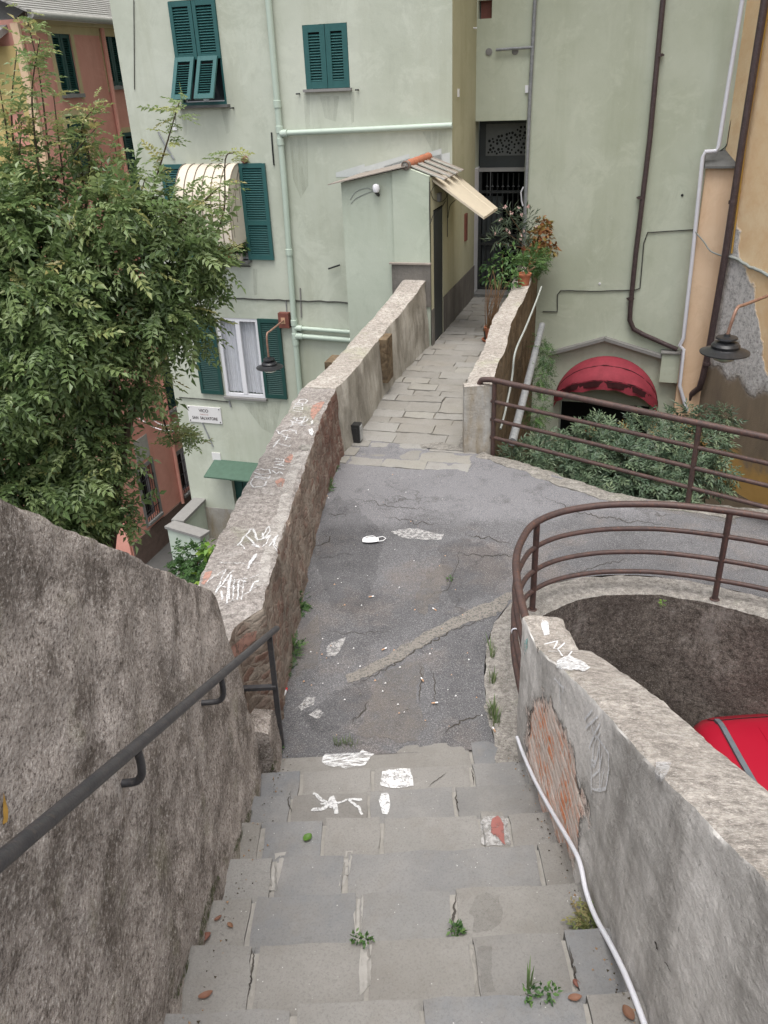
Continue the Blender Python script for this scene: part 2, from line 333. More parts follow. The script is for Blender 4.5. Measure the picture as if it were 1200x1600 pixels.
tg = NT('clear_glass'); tg.fin((.02, .02, .02), .03, .6); t2 = tg.n.new('ShaderNodeBsdfTransparent'); m2_ = tg.n.new('ShaderNodeMixShader'); m2_.inputs[0].default_value = .14
tg.L(t2.outputs[0], m2_.inputs[1]); tg.L(tg.b.outputs[0], m2_.inputs[2]); tg.L(m2_.outputs[0], tg.out.inputs[0]); M['clear_glass'] = tg.m
tg = NT('lamp_glass'); M['lamp_glass'] = tg.fin((.55, .56, .54), .15, .5); tg.b.inputs['Transmission Weight'].default_value = .5
tg = NT('car_paint'); tg.b.inputs['Coat Weight'].default_value = .6; tg.b.inputs['Coat Roughness'].default_value = .12
M['car_paint'] = tg.fin((.30, .005, .020), .28, .5)
simple('rubber', (.02, .02, .02), .8, .2); simple('roof_rail', (.10, .115, .125), .5, .4); simple('tail_red', (.22, .01, .01), .15, .6)
def leafmat(name, cols, rough=.5, trans=.25, spec=.4):
    t = NT(name); c = t.ramp(t.attr('tint'), [(i/(len(cols)-1), q) for i, q in enumerate(cols)])
    t.fin(c, rough, spec); tl = t.n.new('ShaderNodeBsdfTranslucent'); t.L(c, tl.inputs[0])
    mx = t.n.new('ShaderNodeMixShader'); mx.inputs[0].default_value = trans
    t.L(t.b.outputs[0], mx.inputs[1]); t.L(tl.outputs[0], mx.inputs[2]); t.L(mx.outputs[0], t.out.inputs[0]); M[name] = t.m
leafmat('tree_leaf', [(.085, .135, .048), (.125, .19, .066), (.17, .24, .088), (.23, .30, .12), (.31, .34, .13), (.38, .30, .12)], .42, .42, .55)
leafmat('bush_leaf', [(.05, .085, .052), (.085, .13, .078), (.12, .17, .10), (.18, .225, .13)], .48, .15, .4)
leafmat('green_leaf', [(.03, .075, .025), (.05, .11, .03), (.08, .16, .045), (.12, .2, .06)], .5, .25)
leafmat('bright_leaf', [(.08, .17, .03), (.14, .27, .04), (.25, .36, .06)], .5, .3)
leafmat('autumn_leaf', [(.26, .10, .04), (.32, .16, .06), (.30, .26, .07), (.20, .06, .03)], .6, .25)
leafmat('oleander_leaf', [(.06, .09, .06), (.09, .125, .08), (.12, .155, .095)], .45, .2)
leafmat('fern_leaf', [(.12, .17, .05), (.22, .22, .09), (.28, .22, .11)], .6, .25)
leafmat('flower_pink', [(.65, .42, .40), (.75, .6, .55)], .7, .3)
leafmat('dry_leaf', [(.15, .07, .045), (.22, .12, .07), (.18, .075, .055)], .7, .15)
leafmat('grass_blade', [(.10, .16, .06), (.15, .21, .09), (.22, .25, .12)], .6, .25)

# ------------------------------------------------------------------ mesh helper
class MB:
    def __init__(s): s.v = []; s.f = []; s.mi = []; s.sm = []; s.mats = []
    def m(s, name):
        if name not in s.mats: s.mats.append(name)
        return s.mats.index(name)
    def add(s, vs, fs, mat, smooth=False):
        o = len(s.v); s.v.extend([tuple(map(float, q)) for q in vs]); k = s.m(mat)
        for f in fs: s.f.append(tuple(i+o for i in f)); s.mi.append(k); s.sm.append(smooth)
    def fbox(s, o, U, V, N, u0, u1, v0, v1, n0, n1, mat):
        o, U, V, N = map(np.asarray, (o, U, V, N))
        p = [o+U*a+V*b+N*c for c in (n0, n1) for b in (v0, v1) for a in (u0, u1)]
        s.add(p, [(0, 2, 3, 1), (4, 5, 7, 6), (0, 1, 5, 4), (2, 6, 7, 3), (0, 4, 6, 2), (1, 3, 7, 5)], mat)
    def box(s, x0, x1, y0, y1, z0, z1, mat): s.fbox((0, 0, 0), (1, 0, 0), (0, 1, 0), (0, 0, 1), x0, x1, y0, y1, z0, z1, mat)
    def bar(s, a, b, w, h, mat, up=(0, 0, 1)):
        a, b = np.asarray(a, float), np.asarray(b, float); d = b-a; L = np.linalg.norm(d); d /= L
        sd = np.cross(d, up); sd /= np.linalg.norm(sd); u = np.cross(sd, d)
        s.fbox(a, d, sd, u, 0, L, -w/2, w/2, -h/2, h/2, mat)
    def tube(s, pts, r, mat, n=10, caps=True):
        P = [np.asarray(p, float) for p in pts]; k = len(P)
        R = r if isinstance(r, (list, tuple, np.ndarray)) else [r]*k
        T = []
        for i in range(k):
            d = P[min(i+1, k-1)]-P[max(i-1, 0)]; T.append(d/(np.linalg.norm(d)+1e-9))
        a = np.cross(T[0], (0, 0, 1.)); 
        if np.linalg.norm(a) < .1: a = np.cross(T[0], (1., 0, 0))
        a /= np.linalg.norm(a); vs = []
        for i in range(k):
            a = a-T[i]*(a@T[i]); a /= np.linalg.norm(a)+1e-9; b = np.cross(T[i], a)
            for j in range(n):
                q = 2*PI*j/n; vs.append(P[i]+R[i]*(a*math.cos(q)+b*math.sin(q)))
        fs = [(i*n+j, i*n+(j+1) % n, (i+1)*n+(j+1) % n, (i+1)*n+j) for i in range(k-1) for j in range(n)]
        s.add(vs, fs, mat, True)
        if caps: s.add(vs[:n], [tuple(range(n))[::-1]], mat); s.add(vs[-n:], [tuple(range(n))], mat)
    def lathe(s, o, prof, mat, n=20, ax=(0, 0, 1)):
        ax = np.asarray(ax, float); ax = ax/np.linalg.norm(ax); a = np.cross(ax, (0, 1, .01)); a /= np.linalg.norm(a); b = np.cross(ax, a)
        vs = [np.asarray(o)+ax*h+r*(a*math.cos(2*PI*j/n)+b*math.sin(2*PI*j/n)) for r, h in prof for j in range(n)]
        s.add(vs, [(i*n+j, i*n+(j+1) % n, (i+1)*n+(j+1) % n, (i+1)*n+j) for i in range(len(prof)-1) for j in range(n)], mat, True)
    def grid(s, fn, nu, nv, mat, smooth=True):
        vs = [fn(i/nu, j/nv) for i in range(nu+1) for j in range(nv+1)]
        w = nv+1
        s.add(vs, [(i*w+j, (i+1)*w+j, (i+1)*w+j+1, i*w+j+1) for i in range(nu) for j in range(nv)], mat, smooth)
    def prism(s, poly, d, mat):
        """closed outline of 3d points pushed along d"""
        k = len(poly); P = [np.asarray(p, float) for p in poly]; Q = [p+np.asarray(d) for p in P]
        s.add(P+Q, [tuple(range(k))[::-1], tuple(range(k, 2*k))]+[(i, (i+1) % k, k+(i+1) % k, k+i) for i in range(k)], mat)
    def bvh(s): return BVHTree.FromPolygons([Vector(v) for v in s.v], s.f)
    def build(s, name, parent=None, tints=None, sharp=40):
        me = bpy.data.meshes.new(name)
        va = np.array(s.v, float)
        if parent is not None: off = PLOC[parent.name]
        else: off = np.array([(va[:, 0].min()+va[:, 0].max())/2, (va[:, 1].min()+va[:, 1].max())/2, va[:, 2].min()])
        va = va-off
        me.from_pydata(va.tolist(), [], s.f)
        for q in s.mats: me.materials.append(M[q])
        me.polygons.foreach_set('material_index', s.mi); me.polygons.foreach_set('use_smooth', s.sm)
        if tints is not None:
            at = me.attributes.new('tint', 'FLOAT', 'POINT'); at.data.foreach_set('value', np.asarray(tints, float))
        me.update()
        if any(s.sm) and sharp: me.set_sharp_from_angle(angle=math.radians(sharp))
        o = bpy.data.objects.new(name, me); COL.objects.link(o)
        if parent is not None: o.parent = parent; PLOC[o.name] = off
        else: o.location = off; PLOC[o.name] = off
        return o
PLOC = {}
def tag(o, label, cat, group=None):
    o['label'] = label; o['category'] = cat
    if group: o['group'] = group
    return o
def thing(name, label, cat, loc, group=None):
    o = bpy.data.objects.new(name, None); COL.objects.link(o); o.location = loc; o.empty_display_size = .1
    PLOC[o.name] = np.asarray(loc, float); return tag(o, label, cat, group)
def struct(o): o['kind'] = 'structure'; return o
# strokes and patches lying on a surface already built
def hit(b, x, y):
    d = ray(x, y); h = b.ray_cast(Vector(CAM), Vector(d).normalized())
    return (np.array(h[0]), np.array(h[1])) if h[0] is not None else (None, None)
def hitv(b, p, d=(0, 0, -1)):
    h = b.ray_cast(Vector(p), Vector(d)); return (np.array(h[0]), np.array(h[1])) if h[0] is not None else (None, None)
def dense(p, step):
    out = []
    for a, b in zip(p, p[1:]):
        k = max(1, int(math.dist(a, b)/step))
        for i in range(k): out.append(tuple(a[j]+(b[j]-a[j])*i/k for j in range(len(a))))
    out.append(tuple(p[-1])); return out
def stroke(mb, bv, pix, w, mat, lift=.004, jit=0.0, step=4, taper=False):
    P = []
    for i, (x, y) in enumerate(dense(pix, step)):
        if jit: x += nz(i*.37, x*.02, y*.02)*jit; y += nz(x*.02, i*.37, 5+y*.02)*jit
        p, n = hit(bv, x, y)
        if p is None: continue
        if n @ ray(x, y) > 0: n = -n
        if P and np.linalg.norm(P[-1][0]-p) > .25: continue
        P.append((p+n*lift, n))
    if len(P) < 2: return
    vs = []; k = len(P)
    for i, (p, n) in enumerate(P):
        d = P[min(i+1, k-1)][0]-P[max(i-1, 0)][0]; s = np.cross(n, d); s /= np.linalg.norm(s)+1e-9
        ww = w*(1+.35*nz(p[0]*9, p[1]*9, p[2]*9, 2))*(min(1, 3*min(i+.3, k-1-i+.3)/k) if taper else 1)
        vs += [p-s*ww/2, p+s*ww/2]
    mb.add(vs, [(2*i, 2*i+1, 2*i+3, 2*i+2) for i in range(k-1)], mat)
def inside(x, y, poly):
    c = False; j = len(poly)-1
    for i in range(len(poly)):
        if (poly[i][1] > y) != (poly[j][1] > y) and x < (poly[j][0]-poly[i][0])*(y-poly[i][1])/(poly[j][1]-poly[i][1])+poly[i][0]: c = not c
        j = i
    return c
def cdt(poly, step, holes=()):
    """2d triangulation of a polygon with inner points"""
    pts = [Vector(p) for p in poly]; k = len(pts); ed = [(i, (i+1) % k) for i in range(k)]
    xs = [p[0] for p in poly]; ys = [p[1] for p in poly]
    yy = min(ys)+step/2
    while yy < max(ys):
        xx = min(xs)+step/2
        while xx < max(xs):
            if inside(xx, yy, poly): pts.append(Vector((xx+random.uniform(-.2, .2)*step, yy+random.uniform(-.2, .2)*step)))
            xx += step
        yy += step
    r = geometry.delaunay_2d_cdt(pts, ed, [], 1, 1e-5)
    return [tuple(v) for v in r[0]], [tuple(f) for f in r[2]]
def patch(mb, bv, pix, mat, lift=.004, jit=4, step=6):
    pol = []
    for i, (x, y) in enumerate(dense(list(pix)+[pix[0]], 5)[:-1]):
        pol.append((x+nz(x*.06, y*.06, 1)*jit, y+nz(x*.06, y*.06, 9)*jit))
    vs, fs = cdt(pol, step); out = []; ok = []
    for x, y in vs:
        p, n = hit(bv, x, y)
        if p is None: out.append((0, 0, 0)); ok.append(False); continue
        if n @ ray(x, y) > 0: n = -n
        out.append(p+n*lift); ok.append(True)
    keep = [f for f in fs if all(ok[i] for i in f) and max(np.linalg.norm(np.asarray(out[f[0]])-out[i]) for i in f) < .15]
    used = sorted({i for f in keep for i in f}); rm = {i: j for j, i in enumerate(used)}
    if keep: mb.add([out[i] for i in used], [tuple(rm[i] for i in f) for f in keep], mat)

# ------------------------------------------------------------------ foliage helper
def leaf_template(pairs, L, ll, lw, terminal=True, droop=.15, fold=.25, spread=1.1):
    vs, fs = [], []
    def leaflet(o, d, up, l, w):
        s = np.cross(up, d); s /= np.linalg.norm(s); k = len(vs)
        vs.extend([o, o+d*l*.45+s*w/2+up*w*fold, o+d*l*.45-s*w/2+up*w*fold, o+d*l-up*l*.12])
        fs.extend([(k, k+1, k+3), (k, k+3, k+2)])
    up = V3(0, 0, 1)
    for i in range(pairs):
        tt = (i+.8)/(pairs+.4); o = V3(L*tt, 0, -droop*L*tt*tt)
        sz = 1-.35*abs(tt-.5)
        for sg in (1, -1):
            a_ = spread+random.uniform(-.22, .22); d = V3(math.cos(a_), sg*math.sin(a_), random.uniform(-.5, .1)); d /= np.linalg.norm(d); u2 = up+V3(random.uniform(-.4, .4), random.uniform(-.4, .4), 0); leaflet(o+V3(random.uniform(-.006, .006), 0, 0), d, u2/np.linalg.norm(u2), ll*sz*random.uniform(.8, 1.1), lw*sz*random.uniform(.85, 1.15))
    if terminal: leaflet(V3(L, 0, -droop*L), V3(.95, 0, -.3), up, ll, lw)
    k = len(vs); r = .004
    vs.extend([V3(0, r, 0), V3(0, -r, 0), V3(L, -r*.5, -droop*L), V3(L, r*.5, -droop*L)]); fs.append((k, k+1, k+2, k+3))
    return np.array(vs), fs
def single_leaf(l, w):
    return np.array([V3(0, 0, 0), V3(l*.45, w/2, w*.2), V3(l*.45, -w/2, w*.2), V3(l, 0, -l*.1)]), [(0, 1, 3), (0, 3, 2)]
def foliage(name, parent, mat, tmpl, items, tint_fn=None):
    """items: (pos, dir, up, scale, tint)"""
    tms = tmpl if isinstance(tmpl, list) else [tmpl]; nT = sum(len(tms[i % len(tms)][0]) for i in range(len(items))); allv = np.zeros((nT, 3)); tints = np.zeros(nT); faces = []; o_ = 0
    for k, (p, d, up, s, ti) in enumerate(items):
        tv, tf = tms[k % len(tms)]; nV = len(tv)
        d = np.asarray(d, float); d /= np.linalg.norm(d)+1e-9; y = np.cross(up, d); q = np.linalg.norm(y)
        y = y/q if q > 1e-3 else np.cross((1, .2, .1), d); y /= np.linalg.norm(y); zz = np.cross(d, y)
        allv[o_:o_+nV] = np.asarray(p)+s*(tv[:, :1]*d+tv[:, 1:2]*y+tv[:, 2:]*zz)
        tints[o_:o_+nV] = ti
        faces.extend([tuple(i+o_ for i in f) for f in tf]); o_ += nV
    mb = MB(); mb.v = allv.tolist(); mb.f = faces; mb.m(mat); mb.mi = [0]*len(faces); mb.sm = [False]*len(faces)
    return mb.build(name, parent, tints, 0)
def rdir(): 
    v = rng.normal(size=3); return v/np.linalg.norm(v)
def blob_items(blobs, n, shell=.55, out=.7, down=.35, sc_=(.8, 1.2), tint=(0, 1), up_bias=.6):
    its = []; w = np.array([b[3]*b[4]*b[5] for b in blobs])**.67; w /= w.sum()
    for bi in rng.choice(len(blobs), n, p=w):
        b = blobs[bi]; c = V3(*b[:3]); R = V3(*b[3:6]); u = rdir()
        r = shell+(1-shell)*rng.random()**.6
        r *= 1+.3*noise.noise(Vector(tuple(u*2.2+c)))
        p = c+u*R*r; d = u*out+rdir()*.55+V3(0, 0, -down); up = V3(0, 0, 1)*up_bias+u*.6+rdir()*.35
        its.append((p, d, up, rng.uniform(*sc_), rng.uniform(*tint)))
    return its
def tuft(mb, tints, p, n, h, r, mat='grass_blade', lean=.5):
    for i in range(n):
        a = rng.uniform(0, 2*PI); q = np.asarray(p)+V3(math.cos(a), math.sin(a), 0)*r*rng.random()
        hh = h*rng.uniform(.5, 1.1); l = V3(math.cos(a), math.sin(a), 0)*hh*rng.uniform(.1, lean); w = V3(-math.sin(a), math.cos(a), 0)*hh*.045
        mb.add([q-w, q+w, q+l*.4+V3(0, 0, hh*.6)+w*.7, q+l*.4+V3(0, 0, hh*.6)-w*.7, q+l+V3(0, 0, hh)], [(0, 1, 2, 3), (3, 2, 4)], mat)
        tints.extend([rng.random()]*5)

# ------------------------------------------------------------------ frames
BE = math.radians(18); E = V3(math.cos(BE), -math.sin(BE), 0); B = V3(math.sin(BE), math.cos(BE), 0); N = -B; Z = V3(0, 0, 1)
K = V3(1.16, 12.37, 0); D = -1.63
def FP(s, z, d=0.0): return K+E*s+N*d+Z*z
def fpx(x, y, d=0.0):
    v = onplane(x, y, K+N*d, N)-K; return float(v@E), float(v[2])
def spx(x, y, s=0.0):
    v = onplane(x, y, K+E*s, E)-K; return float(v@B), float(v[2])
def smooth(pts, k=6):
    P = [np.asarray(p, float) for p in pts]; P = [2*P[0]-P[1]]+P+[2*P[-1]-P[-2]]; out = []
    for i in range(1, len(P)-2):
        for j in range(k):
            t = j/k; a, b, c, d = P[i-1:i+3]
            out.append(.5*((2*b)+(c-a)*t+(2*a-5*b+4*c-d)*t*t+(3*b-a-3*c+d)*t**3))
    out.append(P[-2]); return out
def resample(pts, step):
    P = [np.asarray(p, float) for p in pts]; L = [0]
    for a, b in zip(P, P[1:]): L.append(L[-1]+np.linalg.norm((b-a)[:2]))
    n = max(2, int(L[-1]/step)); out = []
    for i in range(n+1):
        q = L[-1]*i/n; j = min(len(P)-2, max(0, np.searchsorted(L, q, 'right')-1)); t = (q-L[j])/(L[j+1]-L[j]+1e-9)
        out.append(P[j]*(1-t)+P[j+1]*t)
    return out
def wall_holes(mb, P, s0, s1, z0, z1, holes, depth, mat, rmat=None):
    ss = sorted({s0, s1, *[h[0] for h in holes], *[h[1] for h in holes]}); zs = sorted({z0, z1, *[h[2] for h in holes], *[h[3] for h in holes]})
    for a, b in zip(ss, ss[1:]):
        for c, d in zip(zs, zs[1:]):
            if any(h[0]-1e-6 <= a and b <= h[1]+1e-6 and h[2]-1e-6 <= c and d <= h[3]+1e-6 for h in holes): continue
            mb.add([P(a, c, 0), P(b, c, 0), P(b, d, 0), P(a, d, 0)], [(0, 1, 2, 3)], mat)
    for a, b, c, d in holes:
        q = [(a, c), (b, c), (b, d), (a, d)]
        for i in range(4):
            u, v = q[i], q[(i+1) % 4]
            mb.add([P(*u, 0), P(*v, 0), P(*v, -depth), P(*u, -depth)], [(0, 1, 2, 3)], rmat or mat)
def sweep_wall(mb, st, mf, mt, mo, amp=.012, face=16, top=8, outer=4, sc_=3.0, chip=.02, caps=True, bulge=None):
    """st: (inner xy at foot, inner xy at top, outer xy, z foot in, z top in, z top out, z foot out)"""
    rows = []
    for ib, it, ot, z0, z1, z2, z3 in st:
        r = []
        ib, it, ot = (np.asarray(q, float) for q in (ib, it, ot)); nrm = (it-ot); nrm = nrm/np.linalg.norm(nrm)
        for i in range(face):
            t = i/(face-1); p = ib*(1-t)+it*t; r.append([*p, z0+(z1-z0)*t])
        for i in range(1, top+1):
            t = i/top; p = it*(1-t)+ot*t; r.append([*p, z1+(z2-z1)*t])
        for i in range(1, outer+1):
            t = i/outer; r.append([*ot, z2+(z3-z2)*t])
        for i, q in enumerate(r):
            x, y, z = q; a = amp*(nz(x, y, z, sc_, .8, 5))
            if i < face: q[0] += nrm[0]*a; q[1] += nrm[1]*a
            elif i < face+top-1: q[2] += a*.7
            else: q[0] -= nrm[0]*a; q[1] -= nrm[1]*a
            if i in (face-1, face, face+top-1, face+top-2):  # worn arrises
                e = chip*(max(0, nz(x, y, 3.3, 5, .8, 4))+.25); q[2] -= e*(1 if i in (face-1, face+top-1) else .4)
                if i == face-1: q[0] -= nrm[0]*e*.5; q[1] -= nrm[1]*e*.5
        rows.append(r)
    m = len(rows[0]); vs = [q for r in rows for q in r]
    def strip(a, b, mat):
        idx = [(i*m+j, (i+1)*m+j, (i+1)*m+j+1, i*m+j+1) for i in range(len(rows)-1) for j in range(a, b)]
        mb.add(vs, idx, mat, True)
    strip(0, face-1, mf); strip(face-1, face+top-1, mt); strip(face+top-1, m-1, mo)
    if caps:
        for r in (rows[0], rows[-1]): mb.add(r, [tuple(range(m))], mf)
def trim(mb):
    """drop unused points left by strips that share one list"""
    used = sorted({i for f in mb.f for i in f}); rm = {i: j for j, i in enumerate(used)}
    mb.v = [mb.v[i] for i in used]; mb.f = [tuple(rm[i] for i in f) for f in mb.f]
def slab(mb, o, U, V, u0, u1, v0, v1, zt, th, mat, seed=0, amp=.006, edge=.012, n=None):
    o, U, V = map(np.asarray, (o, U, V)); nu = n or max(4, int((u1-u0)/.05)); nv = max(4, int((v1-v0)/.05)); vs = []
    ww = nv+1; tilt = (random.uniform(-.006, .006), random.uniform(-.006, .006))
    for i in range(nu+1):
        for j in range(nv+1):
            a, b = i/nu, j/nv; u = u0+(u1-u0)*a; v = v0+(v1-v0)*b; p = o+U*u+V*v
            bd = i in (0, nu) or j in (0, nv)
            zz = zt+amp*nz(p[0], p[1], seed, 4, .8, 4)+tilt[0]*(a-.5)+tilt[1]*(b-.5)
            if bd:
                zz -= edge*(.35+.65*abs(nz(p[0], p[1], seed+9, 9)))
                k = edge*(nz(p[0], p[1], seed+3, 7)); p = p+U*k*(1 if i in (0, nu) else 0)+V*k*(1 if j in (0, nv) else 0)
            vs.append((p[0], p[1], zz))
    fs = [(i*ww+j, (i+1)*ww+j, (i+1)*ww+j+1, i*ww+j+1) for i in range(nu) for j in range(nv)]
    ring = [i*ww for i in range(nu)]+[nu*ww+j for j in range(nv)]+[i*ww+nv for i in range(nu, 0, -1)]+[j for j in range(nv, 0, -1)]
    k = len(vs); vs += [(vs[i][0], vs[i][1], zt-th) for i in ring]; L = len(ring)
    fs += [(ring[i], k+i, k+(i+1) % L, ring[(i+1) % L]) for i in range(L)]
    mb.add(vs, fs, mat, True)

# ------------------------------------------------------------------ ground
SZ = -5.8; GZ = -2.6; PZ = -2.25
mb = MB(); mb.grid(lambda u, v: (-60+59.2*u, -20+90*v, SZ), 12, 12, 'street_stone'); struct(mb.build('street'))
mb = MB(); mb.grid(lambda u, v: (.9+7*u, 5+9*v, GZ+.08*nz(u*7, v*9, 0, .8)), 30, 30, 'earth'); struct(mb.build('garden_ground'))
mb = MB(); mb.grid(lambda u, v: (.7+8*u, -6+11.5*v, PZ), 4, 4, 'street_stone'); struct(mb.build('yard'))
PIN = smooth([(.93, 3.0), (.93, 3.8), (.935, 4.25), (.99, 4.52), (1.14, 4.68), (1.35, 4.79), (1.61, 4.84), (1.87, 4.81), (2.23, 4.67), (2.55, 4.48), (3.0, 4.13), (3.6, 3.5), (4.2, 2.7), (4.8, 1.6)], 6)
POUT = smooth([(.56, 3.0), (.56, 3.8), (.62, 4.25), (.74, 4.6), (.95, 4.88), (1.27, 5.05), (1.61, 5.10), (1.95, 5.06), (2.34, 4.90), (2.7, 4.68), (3.17, 4.3), (3.78, 3.64), (4.4, 2.8), (5.0, 1.7)], 6)
ROAD_EDGE = [(7.4, 5.0), (3.6, 5.86), (3.19, 5.97), (2.6, 6.13), (2.42, 6.2), (2.02, 6.38), (1.77, 6.63), (1.51, 6.92), (1.25, 7.18), (.97, 7.40)]
pathline = [tuple(onz(x, y)[:2]) for x, y in [(745, 709), (725, 704), (700, 700), (668, 697), (640, 697), (615, 692), (585, 689), (548, 690), (530, 700)]]
mb = MB()
poly = [(-.98, 3.39), (.57, 3.39)]+[tuple(p) for p in POUT if p[1] > 3.43 and p[0] < 3.2]+[tuple(p) for p in POUT if p[0] >= 3.2]+[(7.4, 1.7)]
for a, b in zip(ROAD_EDGE, ROAD_EDGE[1:]):
    for t in np.arange(0, 1, .12 if a[0] < 3.5 else .5): poly.append((a[0]+(b[0]-a[0])*t+.03*nz(a[0]+t, 1, 2, 4), a[1]+(b[1]-a[1])*t+.035*nz(3, a[0]+t*2, 2, 5)))
for a, b in zip(pathline, pathline[1:]):
    for t in np.arange(0, 1, .34): poly.append((a[0]+(b[0]-a[0])*t, a[1]+(b[1]-a[1])*t+.03*nz(a[0]+t, 1, 7, 8)))
poly += [(-.75, 7.75), (-.98, 6.0)]
vs, fs = cdt(poly, .11)
mb.add([(x, y, .010*nz(x, y, 0, 1.2)+.003*nz(x, y, 3, 6)) for x, y in vs], fs, 'asphalt', True)
bv = mb.bvh()
# repair strip, splashes, dust and cracks of the asphalt
patch(mb, bv, [(538, 1058), (575, 1040), (610, 1020), (650, 998), (690, 975), (730, 955), (775, 935), (808, 922), (806, 950), (775, 962), (735, 973), (695, 990), (655, 1012), (615, 1037), (575, 1058), (545, 1068)], 'cement_strip', .004, 4)
patch(mb, bv, [(610, 832), (640, 826), (668, 832), (692, 836), (690, 845), (660, 842), (630, 840)], 'cement_splash', .005, 4, 4)
patch(mb, bv, [(508, 1016), (518, 1004), (540, 996), (536, 1010), (524, 1026), (510, 1028)], 'cement_splash', .005, 3, 4)
patch(mb, bv, [(466, 1104), (480, 1090), (494, 1090), (490, 1102), (470, 1112)], 'cement_splash', .005, 2, 4)
patch(mb, bv, [(482, 1118), (495, 1108), (506, 1114), (500, 1124)], 'cement_splash', .005, 2, 4)
patch(mb, bv, [(462, 1060), (470, 990), (495, 960), (503, 1000), (495, 1035), (470, 1055)], 'dust', .005, 5)
patch(mb, bv, [(560, 1150), (590, 1060), (640, 1030), (665, 1040), (650, 1090), (670, 1140), (640, 1160)], 'dust', .004, 8)
patch(mb, bv, [(500, 800), (530, 770), (560, 800), (600, 830), (590, 900), (560, 960), (520, 950), (495, 880)], 'tar', .0035, 8)
patch(mb, bv, [(470, 1120), (530, 1080), (570, 1060), (585, 1090), (550, 1130), (500, 1150)], 'tar', .0035, 6)
patch(mb, bv, [(690, 850), (730, 840), (780, 860), (800, 900), (760, 930), (710, 950), (690, 900)], 'tar', .0035, 8)
patch(mb, bv, [(640, 940), (665, 900), (690, 880), (705, 890), (690, 930), (660, 965)], 'dust', .004, 8)
patch(mb, bv, [(910, 757), (960, 770), (1060, 788), (1090, 800), (1150, 812), (1150, 820), (1050, 803), (960, 788)], 'dust', .004, 4)
for pts, w in [([(545, 1070), (575, 1060), (615, 1039), (655, 1014), (695, 992), (735, 975), (775, 964), (800, 955)], .010), ([(490, 855), (512, 848), (515, 838), (505, 835)], .012), ([(515, 803), (540, 806)], .01), ([(592, 806), (620, 812), (650, 816), (700, 822)], .007),
               ([(720, 835), (760, 840), (800, 850)], .010), ([(712, 866), (740, 868), (760, 870), (790, 867), (815, 872)], .011),
               ([(772, 975), (785, 970), (800, 958)], .012), ([(655, 1032), (658, 1060), (656, 1100)], .008), ([(550, 1130), (570, 1112), (580, 1095)], .009),
               ([(770, 990), (776, 1020), (772, 1060), (774, 1100), (780, 1140), (788, 1160)], .014), ([(672, 1040), (680, 1075), (684, 1110)], .006),
               ([(690, 1150), (720, 1125), (760, 1118)], .009), ([(530, 775), (600, 790), (700, 800)], .005), ([(820, 765), (900, 800), (980, 815), (1060, 822)], .008),
               ([(870, 905), (950, 880), (1000, 870)], .006), ([(640, 945), (700, 920), (715, 880), (720, 840)], .005), ([(500, 985), (560, 990), (620, 985)], .004)]:
    stroke(mb, bv, pts, w, 'crack', .003, 5, 3, True)
trim(mb); struct(mb.build('road'))

# stairs: rows of stone slabs, joints measured on the photograph
mb = MB(); UX = V3(1, 0, 0); UY = V3(0, 1, 0)
joints = {7: (1180, [737]), 6: (1214, [470, 582, 738]), 5: (1254, [455, 577, 712]), 4: (1300, [410, 505, 597, 752, 797]), 3: (1357, [428, 540, 845]),
          2: (1430, [392, 560, 712]), 1: (1513, [396, 572, 742, 892]), 0: (1590, [458, 660, 920])}
for i in range(-8, 8):
    y1 = 1.43+.289*i; y0 = y1-.289-.04; zt = (7-i)*.136
    xs = [float(onz(x, joints[i][0], zt)[0]) for x in joints[i][1]] if i in joints else [-.3+.1*(i % 3), .2+.1*(i % 2)]
    xs = [-.80]+xs+[.78]
    mb.box(-.82, .80, y0-.02, y1-.02, zt-.45, zt-.017, 'mortar')
    for a, b in zip(xs, xs[1:]):
        g = .010 if b-a > .1 else .007
        slab(mb, (0, 0, 0), UX, UY, a+g, b-g, y0, y1+random.uniform(-.012, .010), zt+random.uniform(-.003, .003), .12, 'step_stone', i*7.3+a, .006, .0095)
bv = mb.bvh(); STAIR_BV = bv
patch(mb, bv, [(508, 1180), (530, 1174), (560, 1173), (584, 1177), (578, 1188), (562, 1200), (520, 1200), (503, 1193)], 'chalk_smear', .005, 4, 4)
patch(mb, bv, [(596, 1206), (640, 1201), (646, 1228), (618, 1233), (595, 1229)], 'chalk_dense', .005, 2, 4)
patch(mb, bv, [(596, 1240), (606, 1240), (610, 1262), (606, 1274), (598, 1272), (592, 1250)], 'chalk_dense', .005, 2, 3)
for pts, w in [([(488, 1268), (510, 1262), (520, 1245), (526, 1272)], .02), ([(500, 1258), (524, 1256), (545, 1250), (565, 1250)], .014), ([(545, 1250), (562, 1264), (566, 1274)], .014), ([(490, 1240), (505, 1252), (520, 1262)], .018)]:
    stroke(mb, bv, pts, w, 'chalk', .005, 2, 3)
patch(mb, bv, [(750, 1282), (760, 1277), (792, 1276), (796, 1300), (798, 1322), (752, 1324)], 'cement_splash', .006, 2, 4)
patch(mb, bv, [(768, 1281), (778, 1276), (786, 1290), (787, 1310), (788, 1323), (778, 1310), (767, 1304)], 'red_stain', .009, 2, 3)
patch(mb, bv, [(560, 1400), (568, 1396), (566, 1460), (556, 1462), (552, 1430)], 'mortar_fill', .003, 2, 4)
patch(mb, bv, [(564, 1476), (580, 1476), (580, 1540), (562, 1556), (560, 1520)], 'mortar_fill', .003, 2, 4)
patch(mb, bv, [(540, 1330), (552, 1330), (545, 1365), (535, 1386), (530, 1386)], 'mortar_fill', .003, 2, 4)
patch(mb, bv, [(430, 1334), (446, 1332), (440, 1360), (432, 1392), (420, 1392)], 'mortar_fill', .003, 2, 4)
